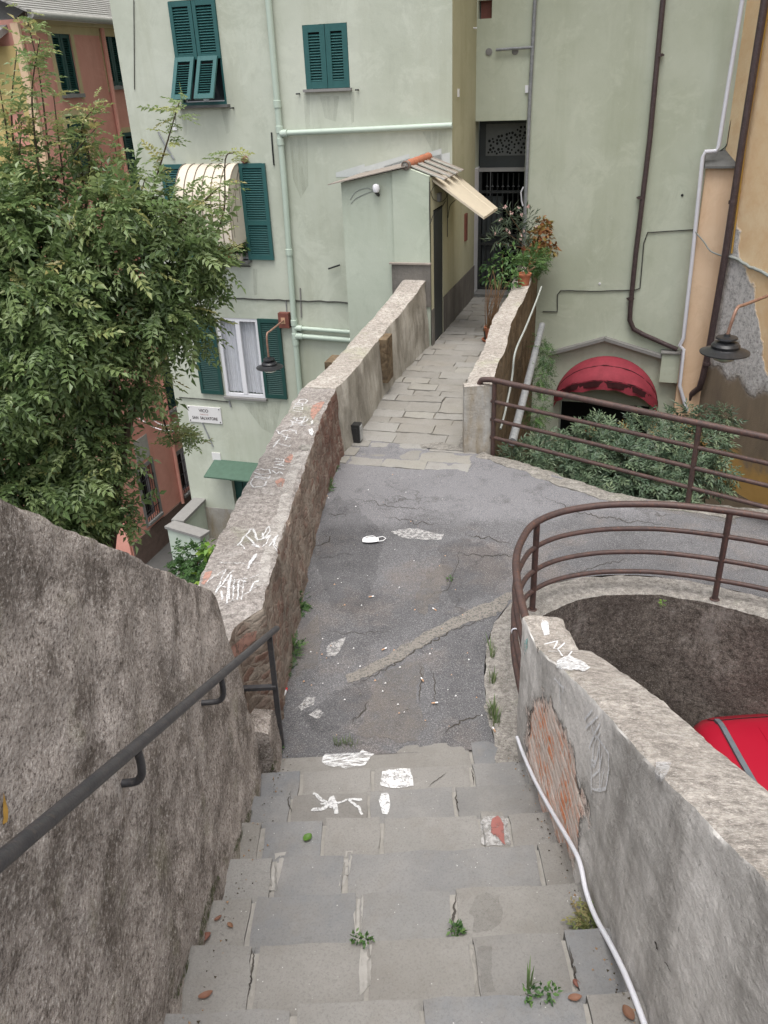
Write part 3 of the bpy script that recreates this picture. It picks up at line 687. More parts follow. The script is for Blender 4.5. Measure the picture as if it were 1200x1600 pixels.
patch(mb, bv, [(735, 1480), (768, 1480), (772, 1550), (740, 1556), (745, 1520)], 'damp', .003, 4, 5)
patch(mb, bv, [(745, 1400), (780, 1396), (786, 1430), (770, 1458), (740, 1455), (735, 1430)], 'damp', .003, 6, 5)
for pts, w in [([(455, 1275), (450, 1250), (456, 1236)], .006), ([(712, 1240), (716, 1270)], .006), ([(738, 1200), (740, 1228)], .006), ([(712, 1400), (708, 1440), (704, 1466)], .008),
               ([(668, 1230), (690, 1215), (698, 1207)], .004), ([(890, 1478), (896, 1510), (904, 1550)], .007), ([(386, 1560), (394, 1520), (398, 1480)], .006)]:
    stroke(mb, bv, pts, w, 'crack', .004, 3, 3, True)
trim(mb); struct(mb.build('stairs'))

# paved path over the bridge
mb = MB()
pl = [(548, 690), (600, 615), (650, 555), (690, 520), (720, 480), (735, 462)]; 
Lp = [onz(x, y)[:2] for x, y in pl]
PO = V3(-.35, 7.82, 0); PB = V3(math.sin(math.radians(15.5)), math.cos(math.radians(15.5)), 0); PU = V3(PB[1], -PB[0], 0)
mb.fbox(PO, PU, PB, Z, -.3, 1.33, -.5, 6.9, -.3, -.012, 'path_joint')
v = -.5; r_ = random.Random(3)
while v < 6.7:
    h = r_.uniform(.15, .30); u = -.25+r_.uniform(-.2, 0)
    while u < 1.30:
        w = min(r_.uniform(.32, .75), 1.34-u)
        if 1.34-u-w < .15: w = 1.34-u
        if True:
            slab(mb, PO, PU, PB, u+.004, u+w-.004, v+.004+r_.uniform(-.012, .012), v+h-.004, .004+r_.uniform(-.004, .005), .05, 'path_stone', v*3+u, .009, .010)
        u += w
    v += h
bv = mb.bvh()
patch(mb, bv, [(655, 694), (690, 692), (716, 700), (722, 680), (735, 690), (738, 706), (700, 704), (660, 700)], 'edge_cement', .006, 3, 4)
struct(mb.build('path'))

# ------------------------------------------------------------------ left rough wall
mb = MB(); st = []
for Y in np.concatenate([np.arange(-1.5, .6, .08), np.arange(.6, 3.26, .022), [3.27, 3.29, 3.31, 3.325]]):
    zb = max(-.12, (7-(Y-1.43)/.289)*.136-.25); q = max(0, Y-3.18)/.145
    zt = 1.15+(3.31-Y)*.80-.10*q*q+.008*nz(Y, 1, 1, 6)
    fl = .035*max(0, 1-abs(Y-3.0)/.5)
    st.append(((-.665, Y), (-.80-.05*q*q, Y), (-1.16+.03*q, Y), zb, zt, zt-.02, -2))
sweep_wall(mb, st, 'rough_render', 'rough_render', 'rough_render', .013, 90, 10, 4, 5.5, .014)
st = []
for Y in np.arange(3.2, 3.56, .02):
    zt = .36-.5*max(0, Y-3.3)+.02*nz(Y, 4, 4, 5)-6*max(0, Y-3.48)**1.5; st.append(((-.615-.03*(Y-3.3), Y), (-.645, Y), (-.76, Y), -.12, max(.02, zt), max(.02, zt)+.02, -.1))
sweep_wall(mb, st, 'rough_render', 'rough_render', 'rough_render', .012, 20, 5, 2, 6, .012)
ROUGH_BV = mb.bvh()
for q in ([(306, 1480), (312, 1478), (326, 1420), (342, 1370), (336, 1368), (318, 1415)], [(362, 1330), (368, 1330), (394, 1268), (388, 1265)], [(268, 1560), (274, 1560), (296, 1500), (290, 1500)], [(412, 1225), (418, 1225), (432, 1190), (428, 1188)]): patch(mb, ROUGH_BV, q, 'moss', .006, 2, 4)
patch(mb, ROUGH_BV, [(0, 1238), (5, 1250), (9, 1268), (6, 1284), (0, 1290)], 'ochre_paint', .006, 2, 3)
trim(mb)
tag(mb.build('rendered_wall'), 'big dark rough cement wall sloping down beside the stairs on the left', 'wall')

# handrail on it
hr = thing('handrail', 'dark iron handrail fixed along the rough cement wall beside the steps', 'handrail', (-.62, 3.43, 0))
mb = MB(); a0_, b = atX(0, 1345, -.69), atX(432, 982, -.625); a = b+(a0_-b)*1.2; mb.tube([a+(b-a)*t for t in np.linspace(0, 1, 12)], .0170, 'iron_rail', 14); mb.build('rail', hr)
def on_rail(Y): return a+(b-a)*((Y-a[1])/(b[1]-a[1]))
for px_, in ((-40,), (213,), (345,)):
    t_ = min(np.linspace(0, 1, 400), key=lambda q: abs(600+F*((a+(b-a)*q-CAM)@RT)/((a+(b-a)*q-CAM)@_fw)-px_)); Y = (a+(b-a)*t_)[1]
    p = on_rail(Y); mb = MB()
    mb.tube(smooth([p-Z*.01, p-Z*.075, p-Z*.115+V3(-.012, 0, 0), p-Z*.13+V3(-.05, 0, 0), p-Z*.13+V3(-.2, 0, 0)], 4), .0115, 'iron_rail', 10); mb.build('bracket', hr)
mb = MB(); p = on_rail(3.52); mb.bar(p-Z*.01, V3(-.63, 3.47, -.02), .028, .022, 'iron_rail', (0, 1, 0)); mb.build('post', hr)
mb = MB(); q = V3(-.625, 3.49, .42); mb.bar(q, q+V3(-.2, -.02, .015), .03, .02, 'iron_rail'); mb.build('brace', hr)

# ------------------------------------------------------------------ left parapets
inn = smooth([(-.68, 2.5), (-.67, 3.3), (-.665, 3.84), (-.655, 4.4), (-.64, 4.9), (-.61, 5.55), (-.56, 6.31), (-.50, 6.85), (-.41, 7.5), (-.26, 7.98), (.06, 9.28), (.30, 10.05), (.55, 10.75), (.70, 11.14)], 8)
inn = resample(inn, .045)
def zpar(y): return float(np.interp(y, [2.5, 3.3, 4.2, 4.8, 5.5, 6.3, 6.9, 7.6, 9.3, 10.2, 10.75, 11.2], [.80, .80, .77, .71, .66, .64, .67, .69, .69, .74, .82, .92]))
def tpar(y): return float(np.interp(y, [2.5, 5.0, 6.3, 7.3, 8.0, 9.0, 11.2], [.42, .42, .39, .345, .31, .29, .33]))
st = []
for i, p in enumerate(inn):
    d = inn[min(i+1, len(inn)-1)]-inn[max(i-1, 0)]; d /= np.linalg.norm(d); nl = np.array([-d[1], d[0]])
    y = p[1]; zt = zpar(y); back = .14*max(0, min(1, (3.70-y)/.14)); st.append((p+nl*(-.03+back), p+nl*(.012+back), p+nl*tpar(y), -.06, zt, zt+.005, SZ))
cut = next(i for i, p in enumerate(inn) if p[1] > 7.52)
mb = MB(); sweep_wall(mb, st[:cut+1], 'parapet_masonry', 'cement_top', 'parapet_masonry', .017, 18, 12, 5, 5.5, .030); trim(mb)
PBV = mb.bvh(); c_ = MB()
def Q(zx, zy): return 310+zx*.225, 600+zy*.225
for pts in [[(380, 660), (362, 690), (380, 718), (430, 720), (462, 705), (470, 680)], [(390, 615), (440, 640)], [(384, 640), (488, 660), (495, 640)], [(386, 650), (470, 668)], [(400, 600), (440, 595), (492, 600), (498, 625), (440, 632), (395, 620)],
            [(512, 600), (545, 632), (560, 612), (590, 630)], [(520, 580), (600, 600)], [(535, 560), (600, 575), (560, 560), (596, 550)], [(530, 540), (590, 545), (596, 528), (536, 522)],
            [(520, 445), (560, 390)], [(535, 412), (610, 432), (632, 440), (640, 425)], [(590, 368), (640, 380)], [(622, 355), (605, 392)], [(545, 322), (560, 345), (590, 330), (640, 318), (680, 330), (685, 350)], [(560, 345), (600, 362)],
            [(640, 300), (660, 285), (650, 268), (680, 262), (690, 240), (665, 232)], [(640, 258), (700, 280), (720, 262)], [(655, 240), (730, 268)], [(700, 290), (760, 290)], [(690, 275), (750, 262), (765, 240)], [(700, 240), (752, 232)], [(716, 290), (738, 228)],
            [(655, 190), (720, 196)], [(660, 172), (720, 180), (724, 165), (668, 158), (660, 172)], [(676, 150), (726, 152), (722, 138), (680, 136), (676, 150)], [(690, 135), (740, 138), (760, 120), (742, 108), (705, 112), (690, 135)]]:
    stroke(c_, PBV, [Q(*p) for p in pts], .011, 'chalk', .005, 1.2, 2.2)
for pts, w in [([(270, 1130), (365, 1010), (378, 1008), (410, 1090), (500, 1060), (470, 1075)], .013), ([(290, 1110), (320, 1150)], .008), ([(330, 1060), (420, 1140), (370, 1120)], .013), ([(440, 1070), (490, 990), (495, 1030), (450, 1080), (445, 1040)], .009),
               ([(440, 1135), (470, 1110), (500, 1060)], .006), ([(490, 1130), (550, 1050), (520, 1120), (545, 1170)], .009), ([(510, 1080), (560, 1160)], .007), ([(350, 1260), (400, 1185), (372, 1240)], .02), ([(340, 1290), (380, 1210)], .012), ([(150, 1245), (300, 1250), (430, 1245)], .006),
               ([(120, 1460), (190, 1290)], .008), ([(125, 1450), (240, 1290)], .010), ([(200, 1530), (210, 1370), (215, 1500)], .010), ([(240, 1500), (250, 1350)], .008), ([(275, 1500), (280, 1370), (330, 1380)], .009), ([(300, 1500), (320, 1350)], .007), ([(360, 1440), (380, 1390), (420, 1370), (390, 1380)], .009),
               ([(180, 1370), (330, 1360), (420, 1330)], .006), ([(190, 1530), (300, 1480), (420, 1400)], .006), ([(60, 1380), (110, 1340), (180, 1300)], .006), ([(140, 1400), (200, 1420), (300, 1410)], .007), ([(160, 1440), (170, 1500)], .012), ([(210, 1440), (230, 1330)], .012)]:
    stroke(c_, PBV, [Q(*p) for p in pts], w, 'chalk' if w > .008 else 'chalk_faint', .005, 1.5, 2.5)
patch(c_, PBV, [Q(*p) for p in [(766, 322), (790, 310), (800, 340), (790, 365), (770, 345)]], 'chalk_dense', .006, 1, 2)
patch(c_, PBV, [Q(*p) for p in [(780, 262), (800, 255), (798, 280), (786, 284)]], 'chalk_dense', .006, 1, 2)
for pol, m_ in [([(790, 150), (850, 120), (880, 130), (800, 250), (780, 220)], 'brick_scar'), ([(590, 530), (640, 490), (656, 500), (650, 550), (610, 555)], 'brick_scar'), ([(530, 680), (580, 650), (606, 665), (600, 715), (550, 720)], 'brick_scar'),
                ([(20, 1390), (50, 1310), (95, 1295), (80, 1350), (40, 1390)], 'brick_scar'), ([(695, 440), (720, 422), (775, 425), (775, 455), (720, 462)], 'edge_cement'),
                ([(660, 480), (760, 460), (750, 540), (690, 620), (640, 800), (600, 1000), (520, 1010), (570, 800), (610, 640)], 'top_patch'), ([(520, 920), (600, 900), (590, 1010), (500, 1260), (480, 1400), (380, 1400), (440, 1200)], 'top_patch')]:
    patch(c_, PBV, [Q(*p) for p in pol], m_, .0035, 2, 4)
patch(c_, PBV, [(360, 1010), (385, 988), (400, 985), (398, 1000), (370, 1024), (358, 1030)], 'brick_scar', .005, 2, 3)
pw = tag(mb.build('brick_parapet'), 'low curving parapet of brick and rubble with white chalk writing on its grey top', 'parapet wall')
c_.build('chalk_writing', pw)
mb = MB(); sweep_wall(mb, st[cut:], 'bridge_plaster', 'cap_cement', 'bridge_masonry', .014, 14, 8, 5, 3.5, .02)
for x, y in ((512, 566), (566, 530)):     # stubs of older masonry on the outer side
    p = onz(x, y, .66); mb.fbox(p, PU, PB, Z, -.02, .3, -.05, .22, -.5, .015, 'bridge_masonry')
trim(mb); tag(mb.build('plastered_parapet'), 'pale cement-capped parapet rising to the lean-to on the left of the bridge', 'parapet wall')

# right parapet of the bridge
ri = [(.83, 7.45), (.98, 8.1), (1.15, 8.66), (1.41, 9.83), (1.77, 10.99), (2.05, 12.2), (2.42, 13.75)]
ro = [(1.08, 7.44), (1.22, 8.05), (1.38, 8.6), (1.66, 9.8), (2.0, 10.95), (2.33, 12.2), (2.74, 13.85)]
A1 = resample(smooth(ri, 6), .08); A2 = resample(smooth(ro, 6), .08); n_ = min(len(A1), len(A2))
ii = np.linspace(0, 1, 90); st = []
for t in ii:
    p = A1[int(t*(len(A1)-1))]; q = A2[int(t*(len(A2)-1))]; st.append((p, p, q, -.05, .69, .69, GZ-.1))
rp = thing('bridge_parapet', 'parapet with white cement top and bare stone side on the right of the bridge', 'parapet wall', (1.0, 7.5, 0))
mb = MB(); sweep_wall(mb, st, 'bridge_plaster', 'cap_cement', 'bridge_masonry', .014, 8, 8, 26, 3.5, .02); trim(mb); mb.build('wall', rp)
mb = MB()
mb.grid(lambda u, v: V3(.815+.275*u, 7.435+.012*nz(u, v, 0, 4), -.06+.745*v), 8, 14, 'pillar_plaster'); 
mb.grid(lambda u, v: V3(1.09+.006*nz(u, v, 2, 4), 7.435+.12*u, -.06+.745*v), 4, 14, 'bridge_masonry'); mb.grid(lambda u, v: V3(.815, 7.435+.12*u, -.06+.745*v), 4, 14, 'pillar_plaster')
mb.grid(lambda u, v: V3(.815+.275*u, 7.435+.12*v, .686+.004*nz(u, v, 5, 3)), 6, 4, 'cap_cement'); mb.build('pillar', rp)
# grey waste pipe and cable on its outer side
w_ = onz
mb = MB(); P0, P1 = onplane(788, 690, V3(1.15, 7.44, 0), V3(.95, -.29, 0)), onplane(838, 508, V3(2.25, 11.5, 0), V3(.95, -.29, 0)); mb.tube([P0+V3(.08, -.02, 0), P1+V3(.08, -.02, 0)], .045, 'grey_conduit', 12); mb.build('waste_pipe', rp)
mb = MB(); pc = [onplane(x, y, V3(1.45, 8.7, 0), V3(.953, -.302, 0)) for x, y in [(846, 448), (838, 470), (822, 510), (805, 550), (800, 590), (790, 640), (782, 670)]]; mb.tube(smooth(pc, 5), .012, 'pale_cable', 6); mb.build('cable', rp)

# ------------------------------------------------------------------ right stair wall
mb = MB(); st = []
for Y in np.concatenate([np.arange(-1.5, .7, .08), np.arange(.7, 3.36, .025), [3.37, 3.39, 3.41]]):
    zb = max(-.12, (7-(Y-1.43)/.289)*.136-.25)
    zt = float(np.interp(Y, [-1.5, 1.0, 1.6, 2.12, 2.5, 2.75, 3.02, 3.05, 3.3, 3.41], [3.05, 1.955, 1.66, 1.43, 1.245, 1.11, .965, .93, .885, .875]))+.006*nz(Y, 2, 2, 9)*(Y < 2.9)
    w = .235 if Y < 3.04 else .20
    st.append(((.675, Y), (.685, Y), (.685+w, Y), zb, zt, zt-.02, PZ-.1))
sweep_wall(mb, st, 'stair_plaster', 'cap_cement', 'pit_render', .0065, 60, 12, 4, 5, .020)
trim(mb); SBV = mb.bvh()
sw = tag(mb.build('stair_wall'), 'grey plastered wall with bare brick patch and pale capping on the right of the steps', 'wall')
c_ = MB()
def Q2(zx, zy): return 800+zx*.1875, 940+zy*.1875
patch(c_, SBV, [Q2(*p) for p in [(250, 155), (300, 165), (310, 280), (262, 285), (240, 200)]], 'chalk_dense', .004, 1.5, 3)
patch(c_, SBV, [Q2(*p) for p in [(390, 500), (470, 455), (545, 480), (640, 565), (600, 585), (480, 580), (400, 540)]], 'chalk_dense', .005, 6, 3)
patch(c_, SBV, [(1024, 1194), (1048, 1194), (1044, 1210), (1034, 1228), (1028, 1218)], 'cement_splash', .005, 2, 3)
for pts, w in [([(270, 360), (380, 330), (350, 400), (440, 400)], .006), ([(380, 400), (440, 350)], .006), ([(300, 420), (500, 420), (470, 460)], .006), ([(380, 400), (420, 460)], .006),
               ([(610, 985), (680, 905)], .010), ([(620, 1055), (725, 960)], .010), ([(650, 1220), (700, 1100), (745, 1010)], .010), ([(665, 1010), (690, 1100), (760, 1180), (815, 1270), (815, 1400), (790, 1560), (690, 1570)], .009), ([(745, 1090), (700, 1170)], .006),
               ([(690, 1180), (680, 1380), (700, 1330), (670, 1320), (668, 1600)], .009), ([(740, 1170), (720, 1300), (690, 1390)], .009), ([(740, 1170), (740, 1580)], .009), ([(760, 1260), (740, 1400), (680, 1460)], .009), ([(680, 1560), (740, 1580), (790, 1560)], .007), ([(775, 1400), (745, 1560)], .007),
               ([(360, 640), (440, 725)], .008), ([(400, 640), (410, 860)], .012), ([(440, 700), (430, 760)], .01)]:
    stroke(c_, SBV, [Q2(*p) for p in pts], w, 'wall_chalk', .004, .8, 2.5)
for pts in [[(923, 1275), (930, 1300), (935, 1250)], [(935, 1300), (945, 1330)], [(960, 1350), (970, 1390)]]: stroke(c_, SBV, pts, .005, 'chalk_faint', .004, 1, 3)
patch(c_, SBV, [Q2(*p) for p in [(110, 330), (135, 300), (140, 380), (112, 440)]], 'turquoise_paint', .004, 2, 3)
for pts, w in [([(825, 1160), (830, 1135), (828, 1120), (833, 1105)], .012), ([(840, 1012), (842, 1022)], .006), ([(1025, 1470), (1030, 1486)], .008), ([(1040, 1500), (1052, 1520)], .004)]: stroke(c_, SBV, pts, w, 'crack', .004, 2, 2, True)
c_.build('chalk_marks', sw)
# white conduit lying along its foot
mb = MB(); cp = []
for x, y in [(808, 1152), (815, 1172), (828, 1203), (842, 1232), (862, 1268), (884, 1305), (905, 1345), (915, 1390), (930, 1432), (955, 1478), (980, 1530), (1005, 1595), (1020, 1640)]:
    p = atX(x, y, .655); cp.append(p)
mb.tube(smooth(cp, 4), .0092, 'white_pvc', 10); tag(mb.build('conduit'), 'thin white plastic conduit running down along the foot of the stair wall', 'conduit')

# ------------------------------------------------------------------ pit wall with curb, railing and car
mb = MB(); h = lambda p, z: (p[0], p[1], z); PI2 = resample(PIN, .05); PO2 = resample(POUT, .05); k = 170
ai = [PIN[int(t*(len(PIN)-1))]*(1-(t*(len(PIN)-1)) % 1)+PIN[min(len(PIN)-1, int(t*(len(PIN)-1))+1)]*((t*(len(PIN)-1)) % 1) for t in np.linspace(0, 1, k)]
ao = [POUT[int(t*(len(POUT)-1))]*(1-(t*(len(POUT)-1)) % 1)+POUT[min(len(POUT)-1, int(t*(len(POUT)-1))+1)]*((t*(len(POUT)-1)) % 1) for t in np.linspace(0, 1, k)]
st = [(p, p, q+.02*nz(q[0], q[1], 1, 5), PZ-.1, .012, .006, -.3) for p, q in zip(ai, ao) if p[1] < 3.43 and p[0] < 1 or True]
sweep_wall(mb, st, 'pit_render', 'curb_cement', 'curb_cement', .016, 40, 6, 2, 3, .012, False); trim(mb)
tag(mb.build('retaining_wall'), 'dark curved retaining wall with concrete curb around the sunken yard', 'wall')
cr = thing('railing', 'rusty brown tube railing bending round the sunken yard with the red car', 'railing', (1.6, 4.95, 0))
cl = smooth([(.735, 3.2), (.75, 3.9), (.79, 4.25), (.87, 4.49), (.98, 4.68), (1.18, 4.82), (1.45, 4.89), (1.7, 4.89), (1.95, 4.85), (2.28, 4.73), (2.62, 4.55), (3.05, 4.22), (3.65, 3.6), (4.25, 2.8), (4.85, 1.7)], 7)
for zz, rr in ((.70, .0235), (.51, .0172), (.325, .0172), (.165, .0172)):
    mb = MB(); mb.tube([V3(p[0], p[1], zz-.01*(p[1] < 4)) for p in cl], rr, 'rusty_rail', 10); mb.build('rail', cr)
for q in ((.735, 3.30), (1.0, 4.70), (2.28, 4.73), (3.65, 3.6)):
    mb = MB(); mb.tube([V3(*q, 0), V3(*q, .70)], .021, 'rusty_rail', 10); mb.lathe(V3(*q, .008), [(.035, 0), (.03, .006), (.016, .008)], 'rusty_rail', 10); mb.build('post', cr)
mb = MB(); tb = V3(.757, 4.02, .33); mb.tube([tb+V3(.02*math.cos(a_), 0, .02*math.sin(a_)) for a_ in np.linspace(0, 2*PI, 13)], .004, 'white_pvc', 6); mb.build('tie', cr)

# railing along the garden edge
gr = thing('railing', 'rusty brown tube railing along the road edge above the leafy garden', 'railing', (1.1, 7.4, 0))
d_ = V3(1.6, -1.36, 0); d_ /= np.linalg.norm(d_); o_ = V3(1.03, 7.47, 0)
for zz, rr in ((.745, .0275), (.535, .019), (.35, .019), (.165, .019)):
    mb = MB(); pts = [o_+d_*t+Z*zz for t in (.06, .3, 1.0, 2.0, 2.9, 3.8, 4.8)]
    if zz > .7: pts = [o_+d_*(-.04)+V3(-.03, 0, .665)]+smooth([o_+d_*(-.04)+V3(-.03, 0, .70), o_+d_*(-.015)+V3(-.025, 0, .735), o_+d_*.06+Z*.748], 4)+pts[1:]
    mb.tube(pts, rr, 'rusty_rail', 12); mb.build('rail', gr)
for t in (.09, 2.04, 4.0):
    q = o_+d_*t; mb = MB(); mb.tube([q+Z*-.02, q+Z*.74], .023, 'rusty_rail', 10); mb.build('post', gr)
# retaining wall of the garden edge with its broken coping
mb = MB(); ed = resample(list(reversed([np.array(p) for p in ROAD_EDGE])), .04); st = []
for i, p in enumerate(ed):
    d = ed[min(i+1, len(ed)-1)]-ed[max(0, i-1)]; d /= np.linalg.norm(d); nl = np.array([-d[1], d[0]])
    wi = .13+.07*nz(p[0], p[1], 1, 4); st.append((p-nl*wi, p-nl*wi, p+nl*(.05+.03*nz(p[0], p[1], 4, 5)), -.2, .010, .004+.012*nz(p[0], p[1], 6, 6), GZ-.1))
sweep_wall(mb, st, 'edge_cement', 'edge_cement', 'bridge_masonry', .008, 3, 6, 10, 6, .008); trim(mb)
tag(mb.build('garden_wall'), 'retaining wall with broken pale edge between the road and the garden', 'wall')

# red car parked below: tail towards the curved wall
car = thing('parked_car', 'bright red car with grey roof strips parked in the sunken yard', 'car', (2.85, 2.6, PZ))
CX, RZ = 2.77, -.70
def body_section(y):
    """half outline (x from centre, z) of the car at distance y from the tail"""
    t = y; zr = RZ
    roof = float(np.interp(t, [0, .03, .10, .25, .6, 1.4, 2.1, 2.5, 3.0, 3.2, 3.9, 4.1], [-1.30, -.95, -.78, -.72, -.70, -.695, -.73, -.95, -1.38, -1.42, -1.52, -1.75]))
    rw = float(np.interp(t, [0, .05, .25, .6, 1.6, 2.3, 3.0, 4.1], [.52, .60, .655, .675, .67, .62, .66, .55]))
    bw = float(np.interp(t, [0, .1, .5, 3.4, 3.9, 4.1], [.70, .78, .84, .84, .78, .62]))
    belt = min(-1.38, roof-.02); 
    return [(0, roof), (rw*.5, roof-.008), (rw*.80, roof-.02), (rw*.93, roof-.045), (rw, roof-.09 if t < 2.9 else roof-.03), ((rw+bw)/2+.01, (roof+belt)/2-.05), (bw-.02, belt), (bw, belt-.12), (bw, belt-.35), (bw-.02, PZ+.3), (bw-.07, PZ+.2)]
Y0 = 4.53; ys = [0, .015, .05, .1, .17, .25, .4, .6, 1.0, 1.4, 1.8, 2.1, 2.3, 2.5, 2.75, 3.0, 3.2, 3.5, 3.8, 4.0, 4.1]
mb = MB(); rows = []
for y in ys:
    h_ = body_section(y); rows.append([V3(CX-x, Y0-y, z) for x, z in reversed(h_)]+[V3(CX+x, Y0-y, z) for x, z in h_[1:]])
w_n = len(rows[0]); allv = [p for r in rows for p in r]
mb.add(allv, [(i*w_n+j, (i+1)*w_n+j, (i+1)*w_n+j+1, i*w_n+j+1) for i in range(len(rows)-1) for j in range(w_n-1)], 'car_paint', True)
mb.add(rows[0], [tuple(range(w_n))], 'car_paint'); mb.add(rows[-1], [tuple(range(w_n))], 'car_paint')
CBV = mb.bvh(); cb = mb.build('body', car, None, 50)
def roof_strip(pts, w, hgt, mat, name):
    m_ = MB(); P = []
    for x, y in dense(pts, .06):
        p, n = hitv(CBV, (x, y, 0)); P.append(p)
    for a_, b_ in zip(P, P[1:]):
        m_.bar(a_+Z*hgt*.5, b_+Z*hgt*.5, w, hgt, mat)
    return m_
for sg in (-1, 1):
    roof_strip([(CX+sg*.50, Y0-.17), (CX+sg*.515, Y0-.6), (CX+sg*.50, Y0-1.9)], .036, .020, 'roof_rail', 'x').build('roof_rail', car)
mb = roof_strip([(CX-.47, Y0-.165), (CX+.47, Y0-.165)], .010, .003, 'dark_inside', 'x')
m2 = roof_strip([(CX-.50, Y0-.17), (CX-.57, Y0-.06)], .010, .003, 'dark_inside', 'x'); mb.add(m2.v, m2.f, 'dark_inside')
mb.build('tailgate_seam', cb)
for q in (-.26, .26):
    roof_strip([(CX+q, Y0-.3), (CX+q*1.05, Y0-1.0), (CX+q, Y0-1.9)], .012, .004, 'car_paint', 'x').build('roof_rib', cb)
for sg in (-1, 1):
    mb = MB(); o = V3(CX+sg*.73, Y0-.02, -1.42); mb.fbox(o, (1, 0, 0), (0, 1, 0), Z, -.06, .06, -.14, .03, -.3, .12, 'tail_red'); mb.build('tail_light', car)
    for yy in (.75, 3.35):
        c0 = V3(CX+sg*.72, Y0-yy, PZ+.3); mb = MB(); mb.lathe(c0, [(.05, -.09), (.2, -.09), (.29, -.07), (.3, 0), (.29, .09), (.2, .1), (.05, .1)], 'rubber', 20, (sg, 0, 0)); wl = mb.build('wheel', car)
        mb = MB(); mb.lathe(c0+V3(sg*.102, 0, 0), [(.0, 0), (.19, .0), (.2, -.01)], 'roof_rail', 16, (sg, 0, 0)); mb.build('rim', wl)
    mb = MB(); mb.add([V3(CX+sg*q[0], Y0-q[1], q[2]) for q in [(.80, .45, -1.36), (.81, 2.6, -1.36), (.665, 2.05, -.92), (.72, .55, -.92)]], [(0, 1, 2, 3)], 'glass'); mb.build('side_window', car)
mb = MB(); mb.box(CX-.5, CX+.5, Y0-.02, Y0+.012, -1.28, -1.0, 'glass'); mb.build('rear_window', car)
mb = MB(); mb.box(CX-.75, CX+.75, Y0-.1, Y0+.06, PZ+.25, PZ+.5, 'black_plastic'); mb.build('bumper', car)
mb = MB(); mb.lathe(V3(CX-.86, Y0-2.5, -1.35), [(.0, -.1), (.07, -.08), (.09, 0), (.07, .08), (.0, .1)], 'car_paint', 12, (1, .2, 0)); mb.build('mirror', car)

# ------------------------------------------------------------------ the green house
def fb(mb, s0, s1, z0, z1, d0, d1, mat): mb.fbox(K, E, Z, N, s0, s1, z0, z1, d0, d1, mat)
gh = thing('green_house', 'tall pale green stucco house with green shutters standing across the end of the bridge', 'house', tuple(K+Z*SZ))
W1 = (-4.10, -3.36, 3.07, 4.39); W2 = (-2.10, -1.45, 3.22, 4.0); W3 = (-4.10, -3.30, .86, 2.26); W4 = (-4.02, -3.255, -1.46, -.085); DR = (-4.14, -3.3, -4.42, -2.93)
SL = -5.04
mb = MB(); wall_holes(mb, FP, SL, 0, SZ, 9, [W1, W2, W3, W4, DR], .16, 'front_stucco')
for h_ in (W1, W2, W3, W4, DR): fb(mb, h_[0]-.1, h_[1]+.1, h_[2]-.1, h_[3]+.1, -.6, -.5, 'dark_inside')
mb.add([FP(SL, SZ, 0), FP(SL, 9, 0), FP(SL, 9, -8), FP(SL, SZ, -8)], [(0, 1, 2, 3)], 'low_stucco')
mb.build('wall', gh)
mb = MB(); SP = lambda b_, z, d: K+E*d+B*b_+Z*z
DW = -1.63
for b0, b1, z0 in ((0, 1.63, SZ),): mb.add([SP(b0, z0, 0), SP(b1, z0, 0), SP(b1, 9, 0), SP(b0, 9, 0)], [(0, 1, 2, 3)], 'side_stucco')
mb.build('wall', gh)
RP = lambda s_, z, d: FP(s_, z, d+D)
GATE = (-.055, .785, -.02, 2.68); VENT = (.02, .22, 4.03, 4.26)
mb = MB(); wall_holes(mb, RP, -.02, 4.4, GZ-.3, 9, [(-.02+.001, .785, -.02, 2.68), VENT, (1.55, 3.05, GZ-.3, -1.75)], .42, 'right_stucco', 'right_stucco')
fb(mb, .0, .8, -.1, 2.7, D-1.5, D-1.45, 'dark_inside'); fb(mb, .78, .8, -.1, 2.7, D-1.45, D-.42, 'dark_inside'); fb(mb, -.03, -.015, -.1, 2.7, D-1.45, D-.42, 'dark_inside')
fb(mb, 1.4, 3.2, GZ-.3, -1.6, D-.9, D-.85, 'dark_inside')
mb.build('wall', gh)
mb = MB(); mb.fbox(K, E, Z, N, SL-.1, 4.5, 9, 9.2, -8, .3, 'slate'); mb.build('roof', gh)
# lower plinth
mb = MB(); fb(mb, SL+.01, DR[0]-.002, SZ, -3.72, 0, .006, 'pillar_plaster'); fb(mb, DR[1]+.002, 0, SZ, -3.72, 0, .006, 'pillar_plaster'); mb.build('plinth', gh)
def shutter(name, parent, o, U, V, Nn, w, h, mat, rails=(), sw=.055, sl=.034):
    """louvred leaf: stiles, rails and tilted slats"""
    mb = MB(); th = .035
    mb.fbox(o, U, V, Nn, 0, sw, 0, h, 0, th, mat); mb.fbox(o, U, V, Nn, w-sw, w, 0, h, 0, th, mat)
    rs = [0]+[r-sw*.6 for r in rails]+[h-sw*1.15]
    for r in rs: mb.fbox(o, U, V, Nn, sw, w-sw, r, r+sw*1.2, .001, th-.002, mat)
    for a_, b_ in zip(rs, rs[1:]):
        y = a_+sw*1.2+sl*.2
        while y+sl*.7 < b_:
            v1 = V*math.cos(.85)+Nn*(-math.sin(.85)); n1 = Nn*math.cos(.85)+V*math.sin(.85)
            mb.fbox(np.asarray(o)+V*y+Nn*th*.80, U, v1, n1, sw, w-sw, 0, sl*1.05, -.006, 0, mat); y += sl
    mb.fbox(o, U, V, Nn, sw*.5, w-sw*.5, sw*.5, h-sw*.5, .0005, .002, 'dark_inside')
    return mb.build(name, parent)
def sill(h_, dp=.10, mat='slate', ov=.05):
    mb = MB(); fb(mb, h_[0]-ov, h_[1]+ov, h_[2]-.035, h_[2], -.1, dp, mat); return mb.build('sill', gh)
